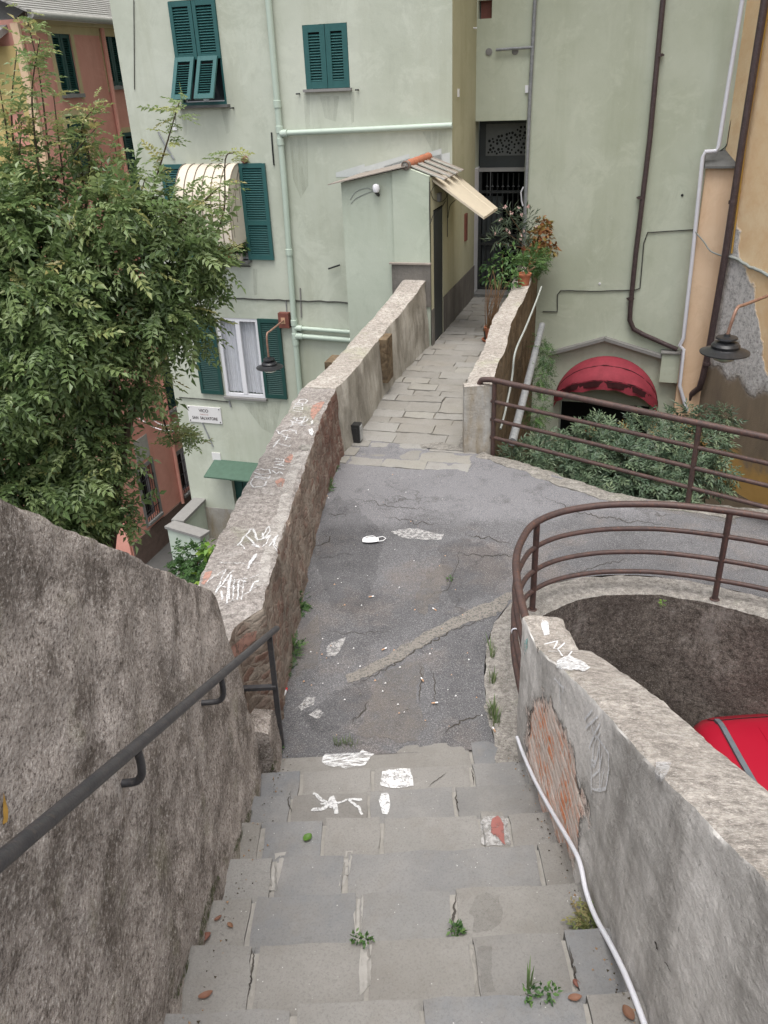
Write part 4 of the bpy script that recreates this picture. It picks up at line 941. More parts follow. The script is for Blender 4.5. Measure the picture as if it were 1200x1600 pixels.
# window with tilted flaps
sill(W1); w = (W1[1]-W1[0])/2
def window(h_, d=-.12, cols=2, parent=None, cur=True):
    mb = MB(); f_ = .055; a_, b_, c_, e_ = h_
    fb(mb, a_, a_+f_, c_, e_, d, d+.05, 'white_paint'); fb(mb, b_-f_, b_, c_, e_, d, d+.05, 'white_paint'); fb(mb, a_+f_, b_-f_, c_, c_+f_, d+.001, d+.049, 'white_paint'); fb(mb, a_+f_, b_-f_, e_-f_, e_, d+.001, d+.049, 'white_paint')
    for i in range(1, cols): q = a_+(b_-a_)*i/cols; fb(mb, q-f_*.7, q+f_*.7, c_+f_, e_-f_, d+.002, d+.055, 'white_paint')
    wn = mb.build('window', parent or gh)
    if cur:
        mb = MB(); mb.grid(lambda u, v: FP(a_+f_*.5+(b_-a_-f_)*u, c_+f_+(e_-c_-2*f_)*v, d-.05+.014*math.sin(u*62+.6*math.sin(v*3))+.006*math.sin(u*17)), 90, 8, 'lace'); mb.build('curtain', wn)
    mb = MB(); fb(mb, a_+f_, b_-f_, c_+f_, e_-f_, d+.018, d+.022, 'glass' if not cur else 'clear_glass'); mb.build('pane', wn)
    return wn
window(W1, cur=False)
for i in (0, 1):
    o = FP(W1[0]+w*i+.006, 3.66, -.01); shutter('shutter', gh, o, E, Z, N, w-.012, .72, 'shutter_green')
    fl = V3(0, 0, -1)*math.cos(.48)+N*math.sin(.48); fn = N*math.cos(.48)+Z*math.sin(.48)
    shutter('shutter_flap', gh, FP(W1[0]+w*i+.02, 3.68, .03)+fl*.60, E, -fl, fn, w-.06, .60, 'shutter_green')
mb = MB(); fb(mb, W1[0], W1[0]+.03, W1[2], W1[3], -.05, 0, 'shutter_green'); fb(mb, W1[1]-.03, W1[1], W1[2], W1[3], -.05, 0, 'shutter_green'); fb(mb, W1[0]+.03, W1[1]-.03, W1[2], W1[2]+.04, -.06, .0, 'shutter_green'); mb.build('shutter_frame', gh)
# closed shutters
sill(W2, .07, 'stone_sill', .03); w = (W2[1]-W2[0])/2
for i in (0, 1): shutter('shutter', gh, FP(W2[0]+w*i+.004, W2[2]+.004, -.03), E, Z, N, w-.008, W2[3]-W2[2]-.008, 'shutter_green', (), .075)
for s_, z in ((W2[0]-.11, 3.17), (W2[1]+.12, 3.19), (W1[0]-.15, 3.03), (W1[1]+.1, 3.02)):
    mb = MB(); mb.tube([FP(s_, z, 0), FP(s_, z, .06), FP(s_-.03, z, .065)], .011, 'dark_iron', 6); mb.build('shutter_catch', gh)
# window under the cream awning
window((W3[0], W3[1], W3[2], W3[3]), cur=False); sill(W3, .16, 'slate', .06)
shutter('shutter', gh, FP(-4.60, .87, .012), E, Z, N, .44, 1.40, 'shutter_green', (.55,)); shutter('shutter', gh, FP(-3.27, .87, .012), E, Z, N, .43, 1.40, 'shutter_green', (.55,))
mb = MB(); prof = [(0, 2.27), (.10, 2.262), (.24, 2.20), (.40, 2.02), (.48, 1.80), (.50, 1.40), (.49, 1.15)]; pr = smooth([np.array(q) for q in prof], 3)
mb.grid(lambda u, v: (lambda q: FP(-4.17+.90*u, q[1], q[0]+.0))(pr[min(len(pr)-1, int(v*(len(pr)-1)+.5))]), 10, len(pr)-1, 'awning_cream')
for s_ in (-4.17, -3.27): mb.add([FP(s_, q[1], q[0]) for q in pr]+[FP(s_, 1.15, 0)], [tuple(range(len(pr)+1))], 'awning_cream')
aw = mb.build('awning', gh)
for i in range(7):
    s_ = -4.17+.90*i/6; mb = MB(); mb.tube([FP(s_, q[1]+.004, q[0]+.004) for q in pr], .008, 'awning_rib', 6); mb.build('rib', aw)
mb = MB()
for q in (.2, .55, .85):
    pp = [FP(-3.27, 2.27-1.1*t*(.4+.6*q), .5*q*min(1, t*1.8)) for t in np.linspace(0, 1, 8)]; mb.tube(pp, .006, 'awning_rib', 5)
mb.build('side_rib', aw)
# white window with open dark shutters
window(W4, -.06); sill(W4, .05, 'stone_sill', .02)
shutter('shutter', gh, FP(-4.47, -1.43, .012), E, Z, N, .43, 1.36, 'shutter_dark', ()); shutter('shutter', gh, FP(-3.245, -1.43, .012), E, Z, N, .40, 1.36, 'shutter_dark', ())
# lower door and its canopy
mb = MB(); fb(mb, DR[0], DR[1], DR[2], DR[3], -.13, -.09, 'shutter_dark')
for i in range(1, 5): q = DR[0]+(DR[1]-DR[0])*i/5; fb(mb, q-.006, q+.006, DR[2]+.05, DR[3]-.05, -.09, -.084, 'dark_inside')
mb.build('door', gh)
mb = MB(); mb.prism([FP(-4.42, -2.70, 0), FP(-4.45, -2.86, .42), FP(-4.45, -2.885, .42), FP(-4.42, -2.73, 0)], E*1.2, 'canopy_green'); cn = mb.build('canopy', gh)
for q in (-4.15, -3.45): mb = MB(); mb.bar(FP(q, -3.1, .01), FP(q, -2.86, .32), .02, .02, 'dark_iron'); mb.build('bracket', cn)
# pale green pipes
mb = MB(); mb.tube([FP(-2.53, 9, .06), FP(-2.54, 2.0, .06), FP(-2.585, -.25, .06), FP(-2.60, -5.7, .06)], .045, 'pipe_green', 12); dp = mb.build('drainpipe', gh)
for z in (3.05, 2.72, 2.56, 1.0, -.1, -.32, -.42):
    mb = MB(); s_ = -2.54-.045*max(0, (2-z)/2.25 if z > -.25 else 1); mb.lathe(FP(s_, z, .06), [(.045, -.05), (.055, -.045), (.055, .045), (.045, .05)], 'pipe_green', 12); mb.build('pipe_collar', dp)
mb = MB(); mb.tube([FP(-2.52, 2.665, .07), FP(-2.42, 2.67, .07)], .052, 'pipe_green', 12); mb.tube([FP(-2.42, 2.67, .06), FP(-1.2, 2.69, .055), FP(.012, 2.715, .05)], .038, 'pipe_green', 12); mb.build('waste_pipe', gh)
for z, r_ in ((-.185, .034), (-.315, .042)):
    mb = MB(); mb.tube([FP(-2.57, z, .06), FP(-2.45, z-.003, .06)], r_+.014, 'pipe_green', 12); mb.tube([FP(-2.45, z-.003, .06), FP(-1.19, z-.045, .06)], r_, 'pipe_green', 12); mb.build('waste_pipe', gh)
# cables and small fittings of the front
def fcable(pix, r_, mat='cable', d=.012, j=.0, frame=0):
    pts = []
    for x, y in dense(pix, 9):
        s_, z = fpx(x, y, d+frame); pts.append(FP(s_, z+j*nz(s_, z, 3, 6), d+frame+abs(j)*.5*nz(s_, 2, z, 9)))
    mb = MB(); mb.tube(pts, r_, mat, 6); return mb.build('cable', gh)
fcable([(322, 464), (380, 467), (436, 469), (500, 471), (544, 473)], .011, 'cable', .014, .012)
fcable([(447, 470), (448, 488)], .008, 'grey_conduit'); fcable([(280, 621), (320, 624), (357, 628)], .010, 'cable', .02); fcable([(358, 626), (361, 636)], .014, 'grey_conduit', .02)
fcable([(290, 414), (350, 415), (391, 416)], .010, 'cable', .03)
fcable([(316, 660), (325, 680), (333, 698)], .011, 'grey_conduit', .02); fcable([(247, 206), (258, 226), (272, 249)], .013, 'grey_conduit', .02)
fcable([(273, 170), (275, 198)], .003, 'cable', .01); fcable([(513, 420), (531, 414)], .014, 'dark_iron', .05); fcable([(424, 207), (426, 235), (428, 258)], .012, 'dark_iron', .01)
fcable([(469, 450), (471, 496)], .012, 'stone_sill', .01)
fcable([(0+210, 140), (209, 0)], .006, 'cable', .01)
mb = MB(); fb(mb, -2.585+.0, -2.50, 2.25, 2.70, 0, .002, 'right_stucco'); 
for x, y, r_, m_ in ((453, 506, .035, 'dark_iron'), (384, 249, .055, 'brown_box')):
    s_, z = fpx(x, y); mb = MB(); mb.lathe(FP(s_, z, .0), [(r_*.7, 0), (r_, .02), (r_, .06), (r_*.8, .08), (0, .08)], m_, 12, N); mb.build('vent_cowl', gh)
mb = MB(); s_, z = fpx(274, 198); fb(mb, s_-.035, s_+.035, z-.045, z+.045, 0, .02, 'white_paint'); mb.build('junction_box', gh)
mb = MB(); s_, z = fpx(338.5, 713); fb(mb, s_-.085, s_+.085, z-.075, z+.075, 0, .015, 'marble'); mb.build('plate', gh)
mb = MB()
for x0, y0, x1, y1 in ((525, 272, 570, 262), (570, 263, 640, 246), (600, 262, 690, 238), (660, 250, 703, 244)):
    s0, z0 = fpx(x0, y0); s1, z1 = fpx(x1, y1); mb.add([FP(s0, z0-.04, .004), FP(s1, z1-.12, .004), FP(s1, z1+.05, .004), FP(s0, z0+.02, .004)], [(0, 1, 2, 3)], 'pale_flash')
mb.build('flashing', gh)
mb = MB()
for q in ([(474, 146), (484, 146), (484, 200), (478, 205)], [(546, 144), (554, 143), (553, 190), (549, 195)], [(283, 170), (294, 170), (292, 210), (287, 215)], [(345, 168), (356, 168), (360, 205), (354, 210)], [(452, 214), (480, 212), (482, 290), (470, 310), (458, 280)], [(660, 206), (700, 203), (700, 240), (680, 245)], [(500, 150), (530, 150), (525, 190), (508, 185)], [(395, 420), (402, 420), (402, 460), (397, 462)], [(380, 630), (440, 626), (430, 680), (410, 670)]):
    mb = MB(); vs, fs = cdt(q, 9); mb.add([FP(*fpx(x, y), .003) for x, y in vs], fs, 'wall_stain'); mb.build('stain', gh)
# recess wall: pipes and fittings
def rtube(pix, r_, mat, d=.05, name='pipe', k=0):
    pts = [RP(*fpx(x, y, D+d), d) for x, y in pix]
    mb = MB(); mb.tube(smooth(pts, k) if k else pts, r_, mat, 10); return mb.build(name, gh)
rtube([(845, -60), (836, 0), (828, 150), (821, 318), (817, 420)], .028, 'grey_conduit', .04)
rtube([(1046, -60), (1036, 0), (1015, 220), (993, 400), (985, 480), (984, 500), (990, 514), (1004, 522), (1058, 546)], .038, 'brown_pipe', .06)
for x, y in ((1031, 86), (1001, 309), (985, 467)): 
    mb = MB(); s_, z = fpx(x, y, D+.06); mb.lathe(RP(s_, z, .06), [(.038, -.02), (.047, -.018), (.047, .018), (.038, .02)], 'brown_pipe', 12); mb.fbox(RP(s_, z, 0), E, Z, N, -.06, .06, -.012, .012, .03, .05, 'brown_pipe'); mb.build('pipe_collar', gh)
rtube([(775, 78), (800, 76), (832, 74)], .02, 'grey_conduit', .05); rtube([(730, 60), (730, 47), (737, 44), (745, 44)], .012, 'white_paint', .25); rtube([(730, 60), (729.5, 180)], .008, 'stone_sill', .27)
rtube([(818, 292), (814, 300), (815, 314), (817, 322)], .012, 'white_pvc', .05)
for x, y, m_ in ((764, 81, 'stone_sill'), (805, 80, 'stone_sill'), (937, 443, 'white_paint'), (1066, 305, 'dark_iron')):
    s_, z = fpx(x, y, D); mb = MB(); mb.lathe(RP(s_, z, 0), [(.05, 0), (.05, .012), (.035, .016), (0, .016)] if m_ == 'stone_sill' else [(.02, 0), (.018, .01), (0, .012)], m_, 14, N); mb.build('wall_plug', gh)
s_, z = fpx(824, 139, D); mb = MB(); mb.fbox(RP(s_, z, 0), E, Z, N, -.03, .03, -.05, .05, 0, .03, 'white_paint'); mb.build('junction_box', gh)
mb = MB(); fb(mb, VENT[0]+.02, VENT[1]-.02, VENT[2], VENT[3], D-.2, D-.1, 'brown_box'); mb.build('vent', gh)
s_, z = fpx(716, 165); mb = MB(); mb.fbox(SP(.35, 3.1, 0), B, Z, E, -.03, .03, -.05, .05, 0, .02, 'marble'); mb.build('junction_box', gh)
s_, z = spx(726.5, 355, 0); mb = MB(); mb.fbox(SP(s_, z, 0), B, Z, E, -.06, .06, -.2, .2, 0, .03, 'brown_box'); mb.build('letter_box', gh)
def rcable(pix, r_, mat, name='cable'):
    pts = []
    for x, y in dense(pix, 9):
        s_, z = fpx(x, y, D+.015); pts.append(RP(s_, z+.008*nz(s_, z, 3, 6), .015))
    mb = MB(); mb.tube(pts, r_, mat, 6); return mb.build(name, gh)
rcable([(848, 487), (871, 487), (871, 460), (876, 454), (930, 455), (993, 453), (1000, 450), (1006, 380), (1012, 363), (1050, 361), (1086, 359)], .0085, 'cable')
# portal of the gate
mb = MB(); fb(mb, -.02, .0, 0, 2.0, D-.42, D+.004, 'white_paint'); mb.build('door_jamb', gh)
mb = MB(); fb(mb, -.02, .80, 1.93, 1.985, D-.40, D-.30, 'stone_sill'); mb.build('lintel', gh)
mb = MB(); fb(mb, 0, .785, 1.985, 2.68, D-.40, D-.37, 'grey_door'); fb(mb, .10, .785, 2.16, 2.62, D-.37, D-.36, 'transom_grey')
r2 = random.Random(5); hl = []
for i in range(60):
    ok = False
    for _ in range(60):
        u, v = r2.uniform(.14, .75), r2.uniform(2.19, 2.59); q = r2.uniform(.015, .023)
        if v < 2.38+.22*(u-.1)/.65 and all(math.hypot(u-a_, v-b_) > q+c_+.006 for a_, b_, c_ in hl): ok = True; break
    if not ok: continue
    hl.append((u, v, q)); c0 = FP(u, v, D-.3585)
    mb.add([c0+E*q*math.cos(a_)+Z*q*math.sin(a_) for a_ in np.linspace(0, 2*PI, 11)[:-1]], [tuple(range(10))], 'dark_inside')
mb.build('transom', gh)
mb = MB()
fb(mb, .0, .05, 0, 1.93, D-.38, D-.33, 'dark_iron'); fb(mb, .73, .785, 0, 1.93, D-.38, D-.33, 'dark_iron')
for z in (.05, .78, .92, 1.60): fb(mb, .05, .73, z, z+.04, D-.372, D-.338, 'dark_iron')
for i in range(1, 8): q = .05+.68*i/8; mb.tube([FP(q, .07, D-.355), FP(q, 1.9, D-.355)], .011, 'dark_iron', 6)
for i in range(1, 8):
    q = .05+.68*i/8; mb.lathe(FP(q, 1.70, D-.355), [(0, -.03), (.03, 0), (0, .03)], 'dark_iron', 6)
fb(mb, .06, .40, .1, 1.55, D-.40, D-.39, 'grey_door'); mb.build('gate', gh)
mb = MB(); fb(mb, -.01, .8, -.03, .05, D-.45, D+.02, 'slate'); mb.build('doorstep', gh)
# arch below with drip mould
apx = [fpx(858, 553, D+.1), fpx(945, 530, D+.1), fpx(1035, 558, D+.1)]
mb = MB(); P_ = [RP(s_, z, 0) for s_, z in apx]
for a_, b_ in ((P_[0], P_[1]), (P_[1], P_[2])): mb.bar(a_+N*.06, b_+N*.06, .13, .05, 'stone_sill', tuple(Z))
mb.build('drip_mould', gh)
mb = MB(); q0 = fpx(1035, 552, D+.15); q1 = fpx(1064, 599, D+.15); mb.fbox(RP(0, 0, 0), E, Z, N, q0[0], q1[0]+.02, q1[1], q0[1], 0, .15, 'right_stucco'); mb.fbox(RP(0, 0, 0), E, Z, N, q0[0]-.02, q1[0]+.02, q0[1], q0[1]+.02, 0, .18, 'stone_sill'); mb.build('meter_box', gh)
# red dome awning over the arch (its own thing)
ra = thing('dome_awning', 'faded red half-dome awning over the arched doorway beside the garden', 'awning', tuple(RP(2.31, -1.75, 0)))
RA, c_s, c_z = .86, 2.31, -1.76
def dome(u, v, k=1.0):
    a_ = PI*u; b_ = math.radians(47)*v; wr = (.028*nz(u*12, v*4, 1, 1)+.014*nz(u*30, v*9, 4, 1))*v
    return RP(c_s+RA*k*math.cos(a_), c_z+RA*k*math.sin(a_)*math.cos(b_)*1.0+wr, .03+.60*k*math.sin(a_)*math.sin(b_)+wr)
mb = MB(); mb.grid(lambda u, v: dome(u, v), 28, 8, 'awning_red'); cv = mb.build('canopy', ra)
mb = MB(); mb.grid(lambda u, v: dome(.03+.94*u, 1)+Z*(-.17*v*(1+.06*math.sin(u*23)+.05*nz(u*9, 3, 3)))+N*(.02*math.sin(u*40)*v), 56, 3, 'awning_red'); mb.build('valance', ra)
mb = MB(); mb.grid(lambda u, v: dome(.2+.6*u, 1)+Z*(-.02-.10*v)+N*.006, 30, 1, 'awning_dark'); mb.build('trim_band', ra)
mb = MB()
for v in (.0, .5, 1.0): mb.tube([dome(u, v, .985) for u in np.linspace(0, 1, 20)], .010, 'awning_dark', 5)
mb.build('frame', ra)
for v_ in (.55,):
    mb = MB(); mb.tube([dome(u, v_, 1.003) for u in np.linspace(.0, 1, 40)], .006, 'awning_dark', 5); mb.build('seam', cv)

# ------------------------------------------------------------------ lean-to at the bridge
sh = thing('lean_to', 'narrow pale green lean-to with sheet roof and dark door beside the bridge', 'shed', tuple(FP(-.6, 0, 1.2)))
FD = 1.26; zl = lambda s_: 2.125+(2.30-2.125)*(s_+1.21)/(.91) if s_ < -.3 else 2.30-(s_+.3)*.36
mb = MB(); mb.prism([FP(-1.21, SZ, 0), FP(-1.21, 2.125, 0), FP(-.50, zl(-.5), 0), FP(-.50, SZ, 0)], N*FD, 'shed_stucco'); 
mb.prism([FP(-.498, SZ, 0), FP(-.498, zl(-.5), 0), FP(-.3, 2.30, 0), FP(-.01, zl(-.01), 0), FP(-.01, SZ, 0)], N*(FD+.035), 'shed_stucco'); mb.build('wall', sh)
DO = (-1.15, -.62, .0, 1.77)
mb = MB(); SQ = lambda b_, z, d: SP(b_, z, d+.006); wall_holes(mb, SQ, -1.296, -.0, -.1, 2.18, [DO], .10, 'side_stucco')
mb.build('side_wall', sh)
mb = MB(); mb.fbox(K, B, Z, E, DO[0], DO[1], DO[2], DO[3], -.004, -.0, 'dark_inside'); mb.fbox(K, B, Z, E, DO[0]+.02, DO[1]-.02, .02, DO[3]-.02, .0, .03-.028, 'grey_door'); mb.build('door', sh)
mb = MB(); mb.fbox(K, B, Z, E, DO[1]+.002, 1.63, -.05, .52, .006, .014, 'plinth_plaster'); mb.fbox(K, B, Z, E, -1.305, DO[0]-.002, -.05, .50, .006, .014, 'plinth_plaster'); mb.build('plinth', sh)
mb = MB(); fb(mb, -.535, -.0, .55, 1.11, FD+.03, FD+.06, 'plinth_plaster'); mb.build('plinth', sh)
mb = MB(); fb(mb, -.56, .01, 1.11, 1.13, FD+.03, FD+.09, 'roof_brown'); mb.build('ledge', sh)
mb = MB(); th = .012
mb.prism([FP(-1.36, 2.105, 0), FP(-.30, 2.315, 0), FP(-.30, 2.315+th, 0), FP(-1.36, 2.105+th, 0)], N*(FD+.10), 'roof_brown')
for i in range(8):
    d0 = (FD+.10)*i/8; mb.prism([FP(-.30, 2.318, d0), FP(.17, 2.14, d0), FP(.17, 2.14+th*(1.6 if i % 2 else 1), d0), FP(-.30, 2.318+th*(1.6 if i % 2 else 1), d0)], N*((FD+.10)/8*(.22 if i % 2 else 1.0)), 'roof_sheet' if i % 2 else 'roof_brown')
rf = mb.build('roof', sh)
for i in range(4):
    d0 = .12+i*.30; mb = MB(); mb.lathe(FP(-.31, 2.33, d0), [(.058, 0), (.05, .31)], 'roof_tile_red', 12, N); mb.build('ridge_tile', rf)
mb = MB(); mb.lathe(FP(-.31, 2.33, FD-.0), [(.058, 0), (.06, .05), (.0, .07)], 'edge_cement', 12, N); mb.build('ridge_end', rf)
mb = MB()
a0, a1, b0, b1 = SP(-1.18, 2.16, .0), SP(.05, 2.13, .0), SP(-1.12, 1.685, .67), SP(-.10, 1.66, .67)
mb.grid(lambda u, v: (a0*(1-u)+a1*u)*(1-v)+(b0*(1-u)+b1*u)*v+Z*.010*(1 if abs(u-.72) < .05 else 0), 24, 6, 'awning_beige', False)
mb.add([b0, b1, b1-Z*.03, b0-Z*.03], [(0, 1, 2, 3)], 'awning_beige'); mb.add([a0, b0, b0-Z*.03, a0-Z*.03], [(0, 1, 2, 3)], 'awning_beige')
mb.build('awning', sh)
s_, z = fpx(588, 294, FD+.05); mb = MB(); c0 = FP(s_, z, FD+.06); mb.lathe(c0, [(.0, -.06), (.035, -.045), (.05, 0), (.04, .04), (.0, .055)], 'white_paint', 16); gl = mb.build('globe_lamp', sh)
mb = MB(); mb.tube([FP(s_+.01, z-.09, FD), c0-Z*.05], .022, 'black_plastic', 8); mb.build('lamp_holder', gl)
def shc(pix, d=FD+.006):
    pts = [FP(*fpx(x, y, d), d) for x, y in pix]; mb = MB(); mb.tube(smooth(pts, 5), .004, 'pale_cable', 5); mb.build('wire', sh)
shc([(584, 297), (572, 294), (556, 300), (547, 312)]); shc([(584, 298), (570, 303), (556, 310), (548, 318)])
def ssc(pix, r_=.005):
    pts = [SP(*spx(x, y, .012), .012) for x, y in pix]; mb = MB(); mb.tube(smooth(pts, 5), r_, 'cable', 5); mb.build('wire', sh)
ssc([(671, 284), (671, 330), (672, 380)]); ssc([(672, 350), (678, 335), (690, 324), (696, 314)]); ssc([(673, 300), (678, 312), (690, 315), (698, 306), (690, 293), (680, 290), (673, 300)], .004); ssc([(699, 302), (699, 370)]); ssc([(700, 340), (703, 322), (712, 312)])
mb = MB(); b_, z = spx(688, 307, .03); mb.fbox(SP(b_, z, 0), B, Z, E, -.10, .02, -.05, .05, .006, .05, 'stone_sill'); mb.build('meter_box', sh)

# L shaped stair wall by the lower door
ct = -3.55; pA = onz(258, 822, ct)[:2]; pB = onz(312, 838, ct)[:2]; pC = FP(SL+.06, 0, 0)[:2]
lw = thing('yard_wall', 'low pale green wall with grey coping turning a corner by the lower door', 'low wall', (pA[0], pA[1], SZ))
mb = MB(); d1 = (pB-pA)/np.linalg.norm(pB-pA); d2 = (pC-pA)/np.linalg.norm(pC-pA); t1, t2 = V3(d1[0], d1[1], 0), V3(d2[0], d2[1], 0); pa = V3(pA[0], pA[1], 0)
n1 = np.cross(Z, t1); n2 = np.cross(t2, Z)
if n1@t2 < 0: n1 = -n1
if n2@t1 < 0: n2 = -n2
L1, L2 = np.linalg.norm(pB-pA), np.linalg.norm(pC-pA)
mb.fbox(pa, t1, Z, n1, .02, L1-.02, SZ, ct-.05, .02, .2, 'low_stucco'); mb.fbox(pa, t2, Z, n2, .021, L2, SZ, ct-.05, .021, .2, 'low_stucco'); mb.build('wall', lw)
mb = MB(); mb.fbox(pa, t1, Z, n1, -.01, L1+.02, ct-.05, ct, -.01, .24, 'stone_sill'); mb.fbox(pa, t2, Z, n2, .24, L2, ct-.05, ct, -.01, .24, 'stone_sill'); mb.build('coping', lw)
mb = MB(); mb.add([pa+t1*.1+Z*-4.4, pa+t1*3+Z*-4.4, FP(-2.5, -4.4, .007), FP(SL, -4.4, .007)], [(0, 1, 2, 3)], 'curb_cement'); mb.prism([pa+t1*.1+Z*-4.41, pa+t1*3+Z*-4.41, FP(-2.5, -4.41, .007), FP(SL, -4.41, .007)], Z*-1.3, 'curb_cement'); struct(mb.build('terrace'))
# street name plate
sg = thing('street_sign', 'white marble street name plate with grey lettering below the white window', 'street sign', tuple(FP(-4.48, -1.99, 0)))
mb = MB(); fb(mb, -4.81, -4.155, -1.99, -1.69, 0, .022, 'marble')
for a_, b_ in ((-4.78, -1.72), (-4.185, -1.72), (-4.78, -1.96), (-4.185, -1.96)): mb.lathe(FP(a_, b_, .022), [(.012, 0), (.01, .006), (0, .007)], 'dark_iron', 8, N)
mb.build('plate', sg)
def text(body, size, c, U, Vv, Nn, mat, parent, name='lettering', bold=0.0, sx=1.0):
    cu = bpy.data.curves.new('t', 'FONT'); cu.body = body; cu.size = size; cu.align_x = 'CENTER'; cu.align_y = 'CENTER'; cu.offset = bold
    to = bpy.data.objects.new('t', cu); COL.objects.link(to); dg = bpy.context.evaluated_depsgraph_get(); me = bpy.data.meshes.new_from_object(to.evaluated_get(dg))
    vs = [c+U*v.co.x*sx+Vv*v.co.y for v in me.vertices]; fs = [tuple(q.vertices) for q in me.polygons]
    bpy.data.objects.remove(to); mb = MB(); mb.add(vs, fs, mat); return mb.build(name, parent)
text('VICO', .078, FP(-4.49, -1.765, .0245), E, Z, N, 'letter_grey', sg, bold=.0022); text('CHIUSO DI', .034, FP(-4.49, -1.835, .0245), E, Z, N, 'letter_red', sg); text('SAN  SALVATORE', .074, FP(-4.483, -1.905, .0245), E, Z, N, 'letter_grey', sg, bold=.0022, sx=.86)

# ------------------------------------------------------------------ street lamps
def lamp(name, label, box, elbow, shade_c, R, normal, arm_mat, hasbox=True):
    lt = thing(name, label, 'street lamp', tuple(shade_c), 'enamel street lamps on wall arms')
    if hasbox:
        mb = MB(); n_ = np.asarray(normal); u_ = np.cross(Z, n_); mb.fbox(box, u_, Z, n_, -.09, .09, -.13, .11, 0, .10, 'brown_box'); mb.fbox(box, u_, Z, n_, -.04, .03, -.06, .04, .10, .106, 'tan_bit'); mb.build('wall_box', lt)
    mb = MB(); top = np.asarray(shade_c)+Z*R*.62; mb.tube(smooth([box, elbow+(box-elbow)*.18, elbow+(box-elbow)*.05, elbow-Z*.10+(top-elbow)*.02, top], 6), .0155 if R < .25 else .02, arm_mat, 10); mb.build('arm', lt)
    mb = MB(); mb.lathe(shade_c, [(.0, R*.66), (R*.12, R*.66), (R*.14, R*.56), (R*.42, R*.53), (R*.44, R*.46), (R*.26, R*.40), (R*.28, R*.36), (R*.50, R*.28), (R*.58, R*.18), (R*.56, R*.06), (R*.62, R*.02), (R*1.0, -R*.10), (R*1.0, -R*.14), (R*.7, -R*.08), (0, -R*.05)], 'lamp_iron', 28); mb.build('lamp_shade', lt, None, 30)
    mb = MB(); mb.lathe(shade_c, [(R*.55, -R*.1), (R*.55, -R*.22), (R*.42, -R*.42), (R*.18, -R*.52), (0, -R*.54)], 'lamp_glass', 18); mb.build('glass_bowl', lt)
    return lt
s_, z = fpx(446, 492); bx = FP(s_, z, 0); n0 = None
for dd in np.arange(.2, 2.0, .01):
    q = ray(0, 0); P_ = bx+N*dd+Z*.0; v = P_-CAM; x_ = 600+F*(v@RT)/(v@_fw)
    if x_ < 415: break
el = bx+N*dd; 
vz = [zz for zz in np.arange(0, 1.2, .005) if 800-F*((el-Z*zz-CAM)@UP)/((el-Z*zz-CAM)@_fw) >= 571][0]
lamp('street_lamp', 'black bell street lamp on a copper arm by the white window of the green house', bx-Z*.06, el-Z*.10, el-Z*vz, 21/F*np.linalg.norm(el-CAM), N, 'copper_arm')
# ------------------------------------------------------------------ the orange house
oc = thing('orange_house', 'peeling orange house with bare rubble patch at the right edge', 'house', (5.6, 11.5, GZ))
C0 = RP(3.66, 0, 0); OW = V3(.25, -.97, 0); OW /= np.linalg.norm(OW); ON = V3(-OW[1], OW[0], 0); ON = -ON if ON@(CAM-C0) < 0 else ON
def OP(s_, z, d=0.0): return C0+OW*s_+ON*d+Z*z
def opx(x, y, d=0.0):
    v = onplane(x, y, C0+ON*d, ON)-C0; return float(v@OW), float(v[2])
mb = MB(); mb.grid(lambda u, v: OP(9*u, GZ-.2+11.8*v, .0), 60, 70, 'orange_wall', True); mb.build('wall', oc)
mb = MB(); ql = fpx(1105, 255, D+.22)[0]; 
mb.fbox(RP(0, 0, 0), E, Z, N, ql, 3.9, GZ-.2, 2.0, 0.003, .22, 'orange_stucco'); bt = mb.build('buttress', oc)
mb = MB(); mb.prism([RP(ql-.03, 2.0, .0), RP(ql-.03, 2.0, .30), RP(ql-.03, 2.03, .30), RP(ql-.03, 2.22, .0)], E*.42, 'slate'); mb.build('cap', bt)
def otube(pix, r_, mat, d, name, k=0, j=0.0):
    pts = [OP(*opx(x, y, d), d) for x, y in pix]
    if j: pts = [p+Z*j*nz(*p, 7) for p in pts]
    mb = MB(); mb.tube(smooth(pts, k) if k else pts, r_, mat, 10); return mb.build(name, oc)
otube([(1204, -60), (1195, 0), (1160, 220), (1133, 400), (1108, 545), (1098, 590), (1093, 606), (1080, 616), (1074, 640), (1072, 680)], .05, 'brown_pipe', .10, 'drainpipe')
for x, y in ((1145, 316), (1104, 568)):
    mb = MB(); q = OP(*opx(x, y, .10), .10); mb.lathe(q, [(.05, -.025), (.06, -.022), (.06, .022), (.05, .025)], 'brown_pipe', 12); mb.build('pipe_collar', oc)
otube([(1203, 0), (1168, 200), (1143, 396)], .014, 'ochre_paint', .02, 'cable')
otube(dense([(1130, 398), (1150, 404), (1172, 416), (1200, 430), (1240, 452)], 6), .022, 'pale_cable', .03, 'cable', 0, .03)
rt = [(1160, 0), (1140, 120), (1123, 228), (1119, 236), (1102, 237), (1098, 246), (1082, 400), (1068, 528), (1062, 540), (1068, 546), (1062, 602), (1073, 642)]
pts = [RP(*fpx(x, y, D+.27), .27) for x, y in rt]; mb = MB(); mb.tube(pts, .03, 'white_pvc', 10); mb.build('white_pipe', gh)
pts = [RP(*fpx(x, y, D+.29), .29) for x, y in [(1086, 362), (1100, 378), (1110, 392), (1128, 400)]]; mb = MB(); mb.tube(smooth(pts, 4), .012, 'pale_cable', 6); mb.build('cable', oc)
pts = [RP(*fpx(x, y, D+.02), .02) for x, y in [(1170, 0), (1157, 120), (1140, 200), (1136, 225), (1125, 236), (1104, 252), (1103, 280), (1090, 400)]]; mb = MB(); mb.tube(smooth(pts, 4), .008, 'cable', 6); mb.build('cable', oc)
